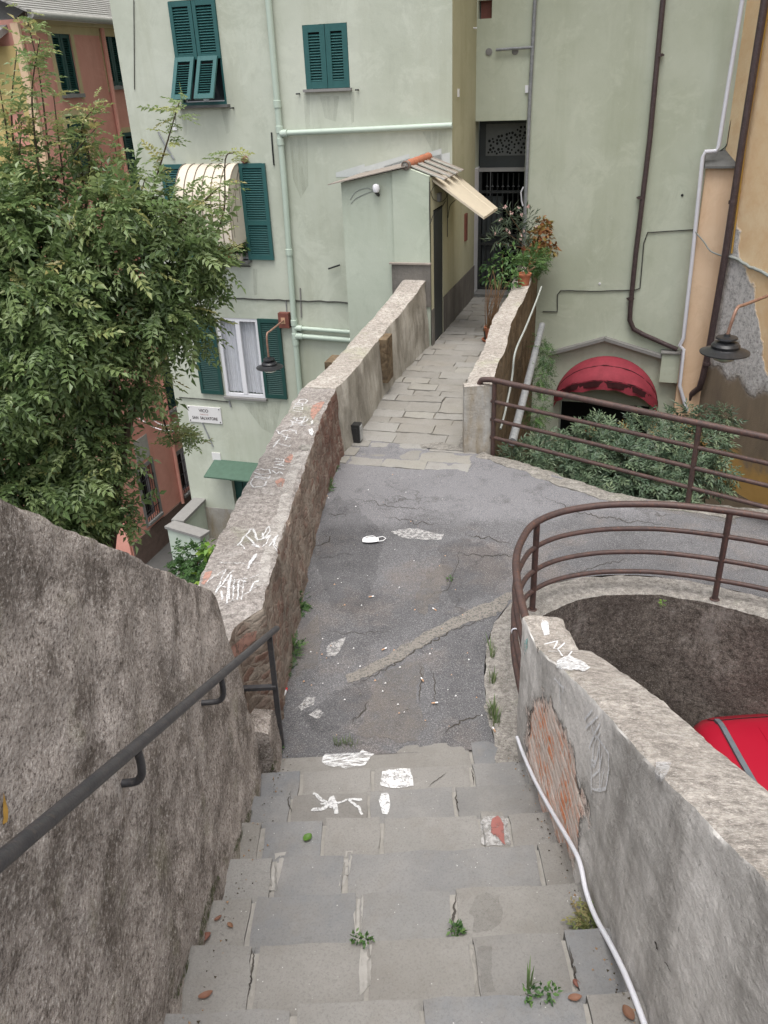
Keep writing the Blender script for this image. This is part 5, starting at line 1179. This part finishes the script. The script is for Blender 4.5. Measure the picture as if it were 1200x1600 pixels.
sc_ = atY(1133, 546, 9.6); ew = atY(1148, 482, 9.6); 
ab = onplane(1240, 447, C0, ON)
lamp('street_lamp', 'black bell street lamp hanging before the bare rubble patch of the orange house', ab, V3(ew[0], ew[1], ew[2]), sc_, 34/F*np.linalg.norm(sc_-CAM), ON, 'copper_arm', False)

# ------------------------------------------------------------------ pink house and yellow house on the left
pk = thing('pink_house', 'pink stucco house with green shutters and grey slate roof behind the tree', 'house', tuple(K+E*-7+B*3+Z*SZ))
S_ = -7.0
def KP(b_, z, d=0.0): return K+E*(S_+d)+B*b_+Z*z
def kpx(x, y, d=0.0): return spx(x, y, S_+d)
def kb(mb, b0, b1, z0, z1, d0, d1, mat): mb.fbox(KP(0, 0, 0), B, Z, E, b0, b1, z0, z1, d0, d1, mat)
def krect(tl, br): a_, b_ = kpx(*tl), kpx(*br); return (min(a_[0], b_[0]), max(a_[0], b_[0]), min(a_[1], b_[1]), max(a_[1], b_[1]))
PW = [krect((80, 60), (126, 146)), krect((160, 60), (190, 134)), krect((190, 208), (214, 298)), krect((113, 242), (146, 266)), krect((216, 738), (250, 800)), krect((276, 712), (297, 764)), krect((246, 570), (268, 640))]
PW = [(a_, max(b_, a_+.5), c_, max(d_, c_+.9 if i < 4 or i > 5 else c_+.8)) for i, (a_, b_, c_, d_) in enumerate(PW)]
mb = MB(); wall_holes(mb, lambda b_, z, d: KP(b_, z, d), .54, 11, SZ, 4.36, PW, .12, 'pink_stucco'); 
mb.add([KP(.54, SZ), KP(.54, 4.36), KP(.54, 4.36, -6), KP(.54, SZ, -6)], [(0, 1, 2, 3)], 'pink_stucco')
for h_ in PW: kb(mb, h_[0]-.05, h_[1]+.05, h_[2]-.05, h_[3]+.05, -.3, -.25, 'dark_inside')
mb.build('wall', pk)
for i, h_ in enumerate(PW):
    mb = MB(); m_ = 'cream_trim' if i not in (4, 5) else 'stone_sill'; q = .09
    kb(mb, h_[0]-q, h_[0], h_[2]-q, h_[3]+q, 0, .012, m_); kb(mb, h_[1], h_[1]+q, h_[2]-q, h_[3]+q, 0, .012, m_); kb(mb, h_[0], h_[1], h_[3], h_[3]+q, 0, .012, m_); kb(mb, h_[0]-.03, h_[1]+.03, h_[2]-.06, h_[2], .0, .07, 'stone_sill'); tr_ = mb.build('window_trim', pk)
    if i in (4, 5):
        mb = MB()
        for t_ in np.linspace(.08, .92, 6): q_ = h_[0]+(h_[1]-h_[0])*t_; mb.tube([KP(q_, h_[2], .02), KP(q_, h_[3], .02)], .008, 'dark_iron', 5)
        for t_ in (.2, .5, .8): mb.bar(KP(h_[0], h_[2]+(h_[3]-h_[2])*t_, .02), KP(h_[1], h_[2]+(h_[3]-h_[2])*t_, .02), .02, .012, 'dark_iron')
        mb.build('grille', tr_)
    elif i == 2:
        shutter('shutter', pk, KP(h_[0]-.02, h_[2], .015), B, Z, E, .34, h_[3]-h_[2], 'shutter_dark', ())
        mb = MB(); kb(mb, h_[1]-.16, h_[1]-.11, h_[2], h_[3], -.1, -.04, 'white_paint'); kb(mb, h_[1]-.05, h_[1], h_[2], h_[3], -.1, -.04, 'white_paint'); kb(mb, h_[1]-.11, h_[1]-.05, h_[2], h_[2]+.05, -.1, -.04, 'white_paint'); kb(mb, h_[1]-.11, h_[1]-.05, h_[2]+.05, h_[3], -.08, -.07, 'glass'); mb.build('casement', pk)
    else:
        w = (h_[1]-h_[0])/2
        for k_ in (0, 1): shutter('shutter', pk, KP(h_[0]+w*k_+.005, h_[2]+.005, -.05), B, Z, E, w-.01, h_[3]-h_[2]-.01, 'shutter_dark', ())
mb = MB(); kb(mb, .54, 11, 4.18, 4.36, 0, .01, 'cream_trim'); kb(mb, .54, 11, 4.30, 4.36, .01, .10, 'cream_trim'); mb.build('cornice', pk)
mb = MB(); mb.tube([KP(.4, 4.40, .28), KP(11, 4.40, .28)], .06, 'roof_sheet', 10); mb.build('gutter', pk)
mb = MB()
for i in range(46):
    a_, b_ = i/46, (i+1)/46; rp_ = lambda t: KP(.3, 4.42+2.1*t, .30-5.2*t)
    mb.prism([rp_(a_), rp_(b_+.008), rp_(b_+.004)+Z*.02, rp_(a_)+Z*.042], B*11, 'slate_roof')
mb.build('roof', pk)
mb = MB(); q = kpx(222, 705); kb(mb, q[0]-.25, q[0]+.25, q[1]-.2, q[1]+.3, 0, .01, 'roof_sheet'); mb.build('plate', pk)
mb = MB(); kb(mb, .54, 11, SZ, -5.15, 0, .03, 'stone_wall_pink'); mb.build('plinth', pk)
mb = MB(); q = kpx(232, 700); mb.tube([KP(2.6, -5.2, .05), KP(2.6, 4.3, .05)], .04, 'pink_stucco', 8); mb.build('drainpipe', pk)
yh = thing('yellow_house', 'yellow stucco house end seen through the leaves at the left edge', 'house', tuple(K+E*-9+B*.2+Z*SZ))
mb = MB(); YP = lambda s_, z, d: K+E*s_+B*.48+N*d+Z*z
wall_holes(mb, YP, -12, S_-.02, .0, 4.0, [(-7.65, -7.3, 2.2, 3.1), (-7.65, -7.3, .3, 1.3), (-8.9, -8.4, 2.2, 3.1)], .15, 'yellow_stucco'); mb.fbox(K+B*.48, E, Z, N, -9, -7.2, .2, 3.2, -.3, -.2, 'dark_inside'); mb.build('wall', yh)
mb = MB(); mb.fbox(K+B*.48, E, Z, N, S_-.15, S_-.01, .0, 4.3, 0.0, .06, 'orange_stucco'); mb.build('corner_pilaster', yh)
mb = MB(); mb.fbox(K+B*.48, E, Z, N, -12, S_-.02, SZ, .0, -.03, .01, 'pink_stucco'); mb.build('base_wall', yh)
mb = MB(); mb.prism([YP(-12, 4.0, .4), YP(-12, 4.1, .4), YP(-12, 4.9, -1.5), YP(-12, 4.8, -1.5)], E*(12+S_-.3), 'slate_roof'); mb.build('roof', yh)
# washing line across the lane
mb = MB(); 
for (x0, y0, x1, y1) in ((214, 652, 282, 672), (236, 655, 284, 657)):
    q0 = KP(*kpx(x0, y0), .02); s1, z1 = fpx(284+.0, y1); q1 = FP(SL, fpx(283, y1)[1], 0); mb.tube([q0*(1-t)+q1*t-Z*.12*math.sin(PI*t) for t in np.linspace(0, 1, 14)], .010, 'white_paint', 5)
tag(mb.build('washing_line'), 'pair of white cords strung across the lane between the pink and green houses', 'washing line')
# ------------------------------------------------------------------ the tree on the left
tree = thing('leafy_tree', 'big feathery-leaved green tree filling the left side before the pink house', 'tree', (-2.6, 5.6, SZ))
def pb(x, y, Y, r, ry=None, rz=None):
    p = atY(x, y, Y); return (*p, r, ry or r, rz or r)
TB = [pb(20, 330, 5.2, .34), pb(95, 375, 5.2, .40), pb(185, 380, 5.3, .42), pb(265, 375, 5.4, .34), pb(315, 405, 5.5, .17), pb(30, 450, 5.1, .45), pb(130, 470, 5.2, .50), pb(235, 470, 5.4, .40), pb(290, 450, 5.5, .20),
      pb(40, 580, 5.0, .50), pb(145, 585, 5.2, .46), pb(205, 550, 5.4, .28), pb(60, 700, 5.0, .48), pb(135, 690, 5.2, .34), pb(165, 640, 5.4, .20), pb(20, 790, 4.9, .42), pb(115, 780, 5.1, .40), pb(130, 760, 5.3, .26), pb(80, 850, 5.1, .4), pb(110, 830, 5.3, .24), pb(40, 250, 5.3, .18), pb(225, 330, 5.5, .2), pb(305, 345, 5.6, .10), pb(-30, 420, 5.2, .4), pb(-30, 560, 5.1, .4), pb(-30, 690, 5.0, .4), pb(-10, 830, 4.9, .35)]
TC = []
for b_ in TB:
    for _ in range(6):
        u = rdir(); u[1] -= .5; u /= np.linalg.norm(u); r_ = b_[3]*rng.uniform(.26, .42); TC.append((b_[0]+u[0]*b_[3]*.72, b_[1]+u[1]*b_[3]*.72, b_[2]+u[2]*b_[3]*.72, r_, r_, r_*.75))
its = blob_items(TC, 6200, .55, .75, .25, (.5, 1.0), (0, .62))
its += blob_items([(b_[0], b_[1]+.15, b_[2], b_[3]*.8, b_[4]*.8, b_[5]*.8) for b_ in TB if b_[3] > .3], 600, .0, .5, .4, (.9, 1.3), (0, .1))  # inner core leaves tinted darkest: shade inside the crown put into colour
its = [(p, d, u, s, min(1, t+(.25 if rng.random() < .12 else 0)+.18*max(0, nz(*p, 2.2)))) for p, d, u, s, t in its]
# thin shoots above the crown
shoots = [[(70, 330), (55, 220), (50, 140), (62, 60)], [(130, 360), (140, 260), (128, 200), (150, 165)], [(30, 300), (18, 180), (26, 80)], [(90, 420), (78, 260), (62, 120), (40, 20)], [(110, 430), (104, 320), (92, 220), (84, 150)], [(230, 400), (240, 300), (262, 220), (280, 160)], [(200, 380), (190, 300), (180, 230)], [(300, 440), (330, 380), (350, 330), (352, 250), (366, 238)], [(240, 380), (300, 330), (345, 290)],
          [(20, 330), (12, 220), (0, 140)], [(150, 380), (150, 300), (160, 250)], [(250, 640), (270, 690), (290, 680), (308, 690)], [(60, 330), (100, 260), (150, 200)], [(120, 380), (130, 290), (120, 235)], [(180, 390), (165, 320), (150, 275)], [(270, 400), (285, 340), (292, 300)], [(40, 330), (30, 260), (34, 190)], [(220, 390), (215, 330), (226, 280)], [(315, 430), (345, 400), (362, 385)], [(90, 360), (75, 310), (70, 265)]]
br = MB()
br.tube(smooth([V3(-2.5, 5.7, SZ), V3(-2.45, 5.6, -3), V3(-2.3, 5.4, -.5), V3(-2.1, 5.3, .8)], 5), np.linspace(.14, .07, 16), 'bark', 10)
for q in ((30, 380), (120, 400), (200, 420), (260, 430), (60, 560), (170, 560), (40, 700)):
    p = atY(*q, 5.3); br.tube(smooth([V3(-2.3, 5.4, -.5), (V3(-2.3, 5.4, -.3)+p)*.5+V3(.1*nz(*p), 0, .05), p], 5), np.linspace(.05, .012, 11), 'bark', 7)
for k_, sh_ in enumerate(shoots):
    Y_ = 5.35+.1*(k_ % 4); P_ = smooth([atY(*q, Y_) for q in sh_], 5); br.tube(P_, np.linspace(.009, .003, len(P_)), 'bark', 5)
    for i in range(2, len(P_)):
        for _ in range(2 if k_ in (2, 4, 7) else 4):
            d = rdir(); d[2] = abs(d[2])*.3+.1; its.append((P_[i]+rdir()*.045*(_ > 0), d, (rng.normal()*.3, rng.normal()*.3, 1), rng.uniform(.35, .7), rng.uniform(.35, .95)))
tk = br.build('branches', tree)
tm = [leaf_template(q, .19+.02*q-.08, .068, .033, True, random.uniform(.1, .45), .25, 1.02) for q in (4, 5, 5, 6, 4, 6)]
foliage('crown', tree, 'tree_leaf', tm, its)

# ------------------------------------------------------------------ garden shrubs
GB = [pb(850, 725, 8.6, .30), pb(925, 715, 9.0, .40), pb(1010, 700, 9.3, .42), pb(1090, 700, 9.4, .34), pb(960, 740, 8.6, .42), pb(880, 750, 8.3, .36), pb(1040, 750, 8.8, .40), pb(820, 735, 8.0, .26), pb(1110, 740, 8.8, .24), pb(930, 672, 9.4, .16), pb(1070, 655, 9.6, .16), pb(1130, 655, 9.5, .12), pb(1000, 790, 8.4, .5), pb(900, 810, 8.0, .5)]
bs = thing('garden_shrub', 'spreading dark blue-green shrub with fine leaves below the garden railing', 'shrub', (2.6, 8.8, GZ))
its = blob_items(GB, 5200, .45, .75, .15, (.7, 1.25), (0, .9)); tm2 = [leaf_template(q, .13, .072, .022, True, .25, .2, .8) for q in (2, 3, 3, 4)]; foliage('foliage', bs, 'bush_leaf', tm2, its)
its = blob_items([pb(x, y, 8.9, .07, .05, .10) for x, y in ((925, 672), (870, 700), (975, 665), (1020, 672), (930, 735), (1075, 668), (890, 720))], 240, .1, .6, -.5, (.5, .9), (0, .8)); foliage('dried_blooms', bs, 'autumn_leaf', single_leaf(.035, .014), its)
br = MB()
for b_ in GB[:8]: br.tube(smooth([V3(2.6+.3*rng.normal(), 8.8+.2*rng.normal(), GZ), V3(b_[0]*.8+.5, b_[1], GZ+.7), V3(*b_[:3])], 4), np.linspace(.022, .006, 9), 'stem', 6)
br.build('stems', bs)
ws = thing('wall_weed', 'ferny green weeds growing out of the stone side of the bridge', 'weed', tuple(onz(850, 640, -1.0)))
its = blob_items([pb(845, 590, 10.0, .14, .14, .2), pb(850, 560, 10.6, .12, .1, .2), pb(840, 650, 9.3, .16, .16, .25), pb(848, 540, 11.2, .1, .1, .15)], 420, .1, .7, .3, (.5, .9), (0, 1)); foliage('foliage', ws, 'green_leaf', leaf_template(5, .16, .035, .014, True, .3), its)
lp = thing('leafy_sapling', 'small dark green sapling with yellow-green top leaves beside the white-chalked parapet', 'plant', tuple(atY(305, 900, 5.0)-Z*1.2))
q = atY(300, 895, 5.0)
its = blob_items([pb(305, 880, 5.0, .15), pb(318, 900, 4.9, .12), pb(285, 895, 5.1, .10)], 420, .2, .8, .2, (.5, .9), (0, .7)); foliage('foliage', lp, 'green_leaf', leaf_template(3, .07, .045, .022), its)
its = blob_items([pb(325, 858, 4.9, .05), pb(332, 852, 4.8, .035), pb(316, 905, 4.75, .04)], 46, .2, .8, .2, (.8, 1.2), (0, 1)); foliage('top_leaves', lp, 'bright_leaf', single_leaf(.06, .035), its)
br = MB(); br.tube([q-Z*1.6, q, atY(322, 858, 4.9)], .006, 'stem', 6); br.build('stem', lp)

# ------------------------------------------------------------------ potted plants by the gate
def pot(name, p, r_, h_, mat, parent, saucer=None):
    mb = MB(); mb.lathe(p, [(0, 0), (r_*.72, 0), (r_*.95, h_*.85), (r_*1.06, h_*.86), (r_*1.06, h_), (r_*.9, h_), (r_*.85, h_*.88), (0, h_*.88)], mat, 18); o = mb.build(name, parent)
    if saucer: mb = MB(); mb.lathe(p, [(0, -.0), (r_*1.15, 0), (r_*1.3, .025), (r_*1.2, .03), (r_*1.0, .008)], saucer, 18); mb.build('saucer', parent)
    return o
W_TOP = .695
def potted(name, label, p, r_, h_, pm, blobs, n, mat, tm_, out=.8, down=.1, sc2=(.7, 1.2), stems=5, smat='stem', saucer=None, tint=(0, 1)):
    t_ = thing(name, label, 'potted plant', tuple(p)); pot('pot', p, r_, h_, pm, t_, saucer)
    foliage('foliage', t_, mat, tm_, blob_items(blobs, n, .25, out, down, sc2, tint)); br = MB()
    for i in range(stems): b_ = blobs[i % len(blobs)]; e_ = V3(*b_[:3])+rdir()*V3(*b_[3:6])*.6; br.tube(smooth([p+V3(*rng.normal(size=2)*r_*.3, h_*.8), (p+e_)*.5+V3(*rng.normal(size=2)*.03, .1), e_], 4), np.linspace(.009, .003, 9), smat, 5)
    br.build('stems', t_); return t_
p = V3(2.42, 13.0, W_TOP)
ol = potted('potted_oleander', 'tall potted oleander with pale pink flowers before the iron gate', p, .13, .24, 'terracotta', [pb(800, 360, 12.9, .24), pb(775, 372, 12.7, .14), pb(825, 345, 13.0, .18), pb(795, 335, 12.9, .15), pb(815, 388, 12.8, .16)], 330, 'oleander_leaf', single_leaf(.13, .022), .9, -.2)
its = []
for x, y in ((790, 324), (824, 324), (800, 334), (789, 324), (798, 333), (782, 343), (815, 336), (774, 365), (797, 363), (814, 367), (792, 358), (810, 325), (826, 322), (814, 373), (838, 354), (820, 361)):
    c_ = atY(x, y, 12.5)
    for i in range(6): its.append((c_+rdir()*.008, rdir()+V3(0, -.5, .3), rdir(), rng.uniform(.5, .75), rng.random()))
foliage('flowers', ol, 'flower_pink', single_leaf(.05, .035), its)
potted('potted_plant', 'straggly plant with reddish autumn leaves on the end of the bridge parapet', V3(2.58, 13.35, W_TOP), .11, .18, 'terracotta', [pb(845, 372, 13.2, .18), pb(862, 390, 13.2, .10), pb(848, 350, 13.3, .12), pb(838, 390, 13.1, .14)], 330, 'autumn_leaf', single_leaf(.085, .055), .6, .2)
potted('potted_plant', 'bright green bushy plant in a terracotta pot on the bridge parapet', V3(2.08, 11.55, W_TOP), .10, .16, 'terracotta', [pb(835, 408, 12.2, .18), pb(822, 418, 12.0, .18), pb(848, 402, 12.6, .1)], 420, 'green_leaf', leaf_template(4, .11, .035, .016), .9, .0, (.7, 1.1), tint=(.3, 1))
potted('potted_plant', 'dark leafy plant hanging over the path from behind the bridge parapet', V3(1.62, 11.2, 0), .12, .22, 'terracotta', [pb(800, 410, 11.6, .22), pb(770, 432, 11.4, .16), pb(800, 440, 11.5, .18), pb(765, 415, 11.6, .12), pb(785, 400, 11.8, .12)], 280, 'green_leaf', single_leaf(.085, .04), .8, .3)
p = onz(763, 532, .01); dp_ = thing('potted_plant', 'black pot of dry brown stalks standing on the path against the parapet', 'potted plant', tuple(p)); pot('pot', p, .075, .17, 'black_plastic', dp_, 'terracotta')
br = MB()
for i in range(26):
    e_ = atY(775+rng.normal()*9, 420+abs(rng.normal())*45, 10.3+rng.normal()*.15); br.tube(smooth([p+V3(*rng.normal(size=2)*.03, .15), (p+e_)*.5+V3(*rng.normal(size=2)*.05, .1), e_], 4), np.linspace(.006, .002, 9), 'dry_stem', 4)
br.build('stalks', dp_)
p = FP(-3.62, .862, .07); potted('window_plant', 'wilted plant in a clay pot on the sill below the cream awning', p, .065, .10, 'terracotta', [(*(p+Z*.25), .15, .1, .13)], 90, 'green_leaf', single_leaf(.08, .03), .7, .2, saucer='terracotta')
p = FP(-3.40, .862, .07); potted('window_plant', 'leafy plant in a pale pot at the right end of the awning window sill', p, .06, .11, 'awning_cream', [(*(p+Z*.25+E*.05), .17, .1, .14)], 110, 'green_leaf', single_leaf(.09, .035), .7, .2)

# ------------------------------------------------------------------ small things lying about
def weed(label, spots, mats=('grass_blade',), cat='weed', n=26, h=.09, r=.05):
    mb = MB(); ti = []
    for p in spots: tuft(mb, ti, p, n, h, r, mats[0])
    mb2 = mb.build('weed', None, ti, 0); return tag(mb2, label, cat)
def leafy_weed(label, spots, n, r, tm_, mat='green_leaf', cat='weed'):
    b_ = [(*(np.asarray(p)+Z*r*.6), r, r, r*.9) for p in spots]; its = blob_items(b_, n, .1, .9, -.1, (.6, 1.1), (0, 1)); o = foliage('weed', None, mat, tm_, its); return tag(o, label, cat)
sl = single_leaf(.022, .012); L1_ = leaf_template(3, .05, .02, .010)
leafy_weed('green weed at the foot of the rubble parapet, farther of two', [onz(470, 945), onz(467, 955)], 90, .05, L1_)
leafy_weed('green weeds at the foot of the rubble parapet near the handrail post', [onz(456, 1018), onz(452, 1030), onz(447, 1050)], 150, .055, L1_)
leafy_weed('tiny green weed at the base of the handrail post', [onz(437, 1172, .01)], 30, .025, sl)
leafy_weed('green weed under the corner where brick meets plastered parapet', [onz(524, 708), onz(516, 735), onz(512, 765)], 110, .05, L1_)
weed('dry grass along the top edge of the steps', [onz(x, 1164, .0) for x in (525, 532, 540, 548, 556)], n=14, h=.05, r=.03)
weed('tallest grass clump in the asphalt crack, nearest the steps', [onz(772, 1120), onz(774, 1132), onz(770, 1110), onz(773, 1126), onz(771, 1115)], n=13, h=.10, r=.03)
weed('short grass clump midway along the asphalt crack by the curved railing', [onz(771, 1062), onz(771, 1068)], n=16, h=.08, r=.022)
weed('thin grass clumps at the far end of the crack by the curved railing', [onz(766, 1008), onz(768, 1018), onz(768, 1028)], n=14, h=.08, r=.028)
leafy_weed('yellowing fern tuft between the steps and the white conduit', [onz(917, 1442, .68)+Z*.0, onz(920, 1455, .68)], 60, .03, L1_, 'fern_leaf')
leafy_weed('small green weeds on the lowest visible step', [onz(x, 1558, .95) for x in (822, 838, 850, 862)], 60, .024, sl)
weed('thin grass sprig on the lowest visible step', [onz(825, 1545, .95)], n=7, h=.11, r=.012)
leafy_weed('mossy weed in the joint of the middle step', [onz(713, 1455, .68), onz(716, 1464, .68)], 60, .022, sl)
leafy_weed('little weed at a joint below the middle step', [onz(573, 1470, .82), onz(556, 1467, .82)], 40, .016, sl)
leafy_weed('tiny green sprig growing on the curved retaining wall', [V3(*(np.array(onz(1036, 944, -.02))))], 26, .02, sl, 'bright_leaf')
leafy_weed('small green tuft in the middle of the asphalt', [onz(703, 906)], 24, .018, sl)
def fallen(x, y, l, w_, mat, label, rot, curl=.3, bvx=None, grp='dry leaves fallen on the steps', nm='fallen_leaf'):
    p, n_ = hit(bvx or STAIR_BV, x, y)
    if p is None: return
    mb = MB(); d = V3(math.cos(rot), math.sin(rot), 0); s_ = V3(-d[1], d[0], 0)
    def lf(u, v): 
        wv = w_*math.sin(PI*min(1, max(0, u*.92+.06)))**.7; return p+Z*.006+d*(u-.5)*l+s_*(v-.5)*wv+Z*(curl*wv*(2*v-1)**2+.15*l*(u-.5)**2*4)
    mb.grid(lf, 8, 4, mat); ti = [rng.random()]*len(mb.v); o = mb.build(nm, None, ti, 0); tag(o, label, 'leaf', grp)
fallen(320, 1470, .055, .03, 'dry_leaf', 'large curled reddish-brown leaf beside the rough wall', .8, .5)
fallen(322, 1557, .045, .022, 'dry_leaf', 'flat orange-brown leaf on the lowest step at the left', .4, .2)
fallen(355, 1336, .03, .02, 'dry_leaf', 'small brown leaf in the corner of step and rough wall', 1.2, .4)
fallen(341, 1437, .03, .014, 'dry_leaf', 'slim tan leaf on the step above the curled one', .7, .3)
fallen(360, 1448, .028, .016, 'dry_leaf', 'small yellowish leaf right of the slim tan leaf', 2.4, .4)
fallen(275, 1562, .04, .018, 'green_leaf', 'rolled olive leaf against the rough wall at the bottom', .5, .6)
fallen(981, 1586, .045, .03, 'dry_leaf', 'dark red leaf beside the white conduit', 1.9, .3)
fallen(898, 1562, .04, .022, 'dry_leaf', 'maroon leaf at the end of the weeds on the lowest step', .1, .3)
fallen(900, 1540, .03, .02, 'dry_leaf', 'crumpled tan leaf in the cracked joint near the conduit', 2.0, .5)
fallen(481, 1311, .045, .036, 'bright_leaf', 'fresh bright green leaf lying on a step', .9, .25)
# face mask
p = onz(579, 845, .012); mk = thing('face_mask', 'white disposable face mask dropped on the asphalt', 'face mask', tuple(p))
mb = MB(); mb.grid(lambda u, v: p+V3(-.065+.13*u, -.038+.076*v, .012*math.sin(PI*u)*math.sin(PI*v)+.008+.004*math.sin(v*22))*V3(1, 1-.35*(2*u-1)**2, 1), 12, 10, 'fabric_white'); mb.build('cloth', mk)
mb = MB(); mb.tube([p+V3(.05, .03, .01), p+V3(.10, .05, .008), p+V3(.125, .015, .008), p+V3(.10, -.02, .008), p+V3(.06, -.03, .01)], .003, 'fabric_white', 5); mb.build('ear_loop', mk)
mb = MB(); mb.tube([p+V3(.04, .03, .018), p+V3(.02, .06, .01), p+V3(-.03, .055, .01), p+V3(-.06, .02, .015)], .003, 'fabric_white', 5); mb.build('ear_loop', mk)
# flood light
bw = onz(556, 676, .10); fl_ = thing('flood_light', 'small black flood light with pale glass fixed at the foot of the parapet', 'flood light', tuple(bw-Z*.12))
mb = MB(); u_ = PU; mb.fbox(bw, PU, PB, Z, -.055, .055, -.05, .05, -.09, .10, 'black_plastic'); mb.fbox(bw, PU, PB, Z, -.03, .03, -.055, -.05, -.06, .07, 'black_plastic'); mb.build('housing', fl_)
mb = MB(); mb.fbox(bw, PU, PB, Z, .055, .062, -.04, .04, -.075, .085, 'lamp_glass'); mb.build('glass', fl_)
mb = MB(); mb.bar(bw+PU*-.05, bw+PU*-.14, .03, .03, 'black_plastic'); mb.build('bracket', fl_)
# lighter and cigarette ends
p = onz(443, 1085, .012); mb = MB(); mb.fbox(p, (.2, .98, 0), (.98, -.2, 0), Z, -.03, .03, -.012, .012, 0, .012, 'fabric_white'); mb.fbox(p, (.2, .98, 0), (.98, -.2, 0), Z, .03, .05, -.0125, .0125, 0, .0125, 'wax_red'); mb.fbox(p, (.2, .98, 0), (.98, -.2, 0), Z, -.045, -.03, -.0125, .0125, 0, .0125, 'wax_red'); tag(mb.build('wrapper'), 'red and white wrapper lying near the handrail post', 'wrapper')
for i, (x, y, a_) in enumerate(((600, 1014, .6), (660, 1062, 1.9), (679, 1098, 0.1), (679, 952, 2.2), (580, 932, .2), (772, 1140, 1.8))):
    p = onz(x, y, .012); d = V3(math.cos(a_), math.sin(a_), 0); mb = MB(); mb.tube([p-d*.018, p+d*.004], .0045, 'tan_bit', 7); mb.tube([p+d*.004, p+d*.02], .0045, 'fabric_white', 7); o = tag(mb.build('cigarette_end'), 'tan and white cigarette end lying on the worn asphalt of the landing', 'cigarette end', 'cigarette ends on the asphalt')
mb = MB()
for i in range(120):
    x, y = rng.uniform(470, 800), rng.uniform(740, 1150); p = onz(x, y, .006)
    if p[0] < -.6 or p[0] > .55: continue
    s_ = rng.uniform(.003, .008); q = rdir()*s_; mb.add([p+V3(-s_, -s_, 0), p+V3(s_, -s_*.6, 0), p+V3(s_*.4, s_, 0), p+V3(0, 0, s_)], [(0, 1, 3), (1, 2, 3), (2, 0, 3)], ['edge_cement', 'marble', 'tan_bit'][i % 3])
gv = mb.build('grit'); tag(gv, 'scattered light grit and crumbs on the asphalt landing', 'grit'); gv['kind'] = 'stuff'

mb = MB()  # crumbs added along the step corners, standing in for contact shade
for i in range(420):
    k_ = int(rng.integers(0, 8)); zt = (7-k_)*.136+.004; yb = 1.43+.289*(k_-1); m_ = rng.random()
    if m_ < .35: x = -.64+abs(rng.normal())*.03; y = yb+rng.uniform(0, .289)
    elif m_ < .65: x = .655-abs(rng.normal())*.025; y = yb+rng.uniform(0, .289)
    else: x = rng.uniform(-.6, .65); y = yb+.012+abs(rng.normal())*.02
    s_ = rng.uniform(.002, .006); p = V3(x, y, zt); a_ = rng.uniform(0, 6.3); d = V3(math.cos(a_), math.sin(a_), 0)*s_; e_ = V3(-d[1], d[0], 0)
    mb.add([p-d-e_*.6, p+d-e_*.4, p+e_, p+Z*s_*.8], [(0, 1, 3), (1, 2, 3), (2, 0, 3)], ['path_joint', 'earth', 'dry_stem', 'earth', 'mortar_fill'][i % 5])
gv = mb.build('contact_crumbs'); tag(gv, 'fine dirt and dry crumbs added to darken the corners of the steps like contact shade', 'contact_crumbs'); gv['kind'] = 'stuff'
# ------------------------------------------------------------------ light
w = bpy.data.worlds.new('World'); sc.world = w; w.use_nodes = True; nt = w.node_tree; bg = nt.nodes['Background']
sky = nt.nodes.new('ShaderNodeTexSky'); sky.sky_type = 'NISHITA'; sky.sun_disc = False
SE, SA = math.radians(76), math.radians(190)
sky.sun_elevation = SE; sky.sun_rotation = SA; sky.dust_density = 4; sky.air_density = 1.0
hs = nt.nodes.new('ShaderNodeHueSaturation'); hs.inputs['Saturation'].default_value = .30
nt.links.new(sky.outputs[0], hs.inputs['Color']); nt.links.new(hs.outputs[0], bg.inputs[0]); bg.inputs[1].default_value = .15
ld = bpy.data.lights.new('sun', 'SUN'); ld.energy = 1.3; ld.angle = math.radians(42); ld.color = (1, .97, .92)
lo = bpy.data.objects.new('sun', ld); COL.objects.link(lo)
sd_ = Vector((math.sin(SA)*math.cos(SE), math.cos(SA)*math.cos(SE), math.sin(SE)))
lo.rotation_euler = sd_.to_track_quat('Z', 'Y').to_euler()
vs_ = sc.view_settings; vs_.view_transform = 'Standard'; vs_.look = 'None'; vs_.gamma = 1; vs_.use_curve_mapping = False; vs_.exposure = .98
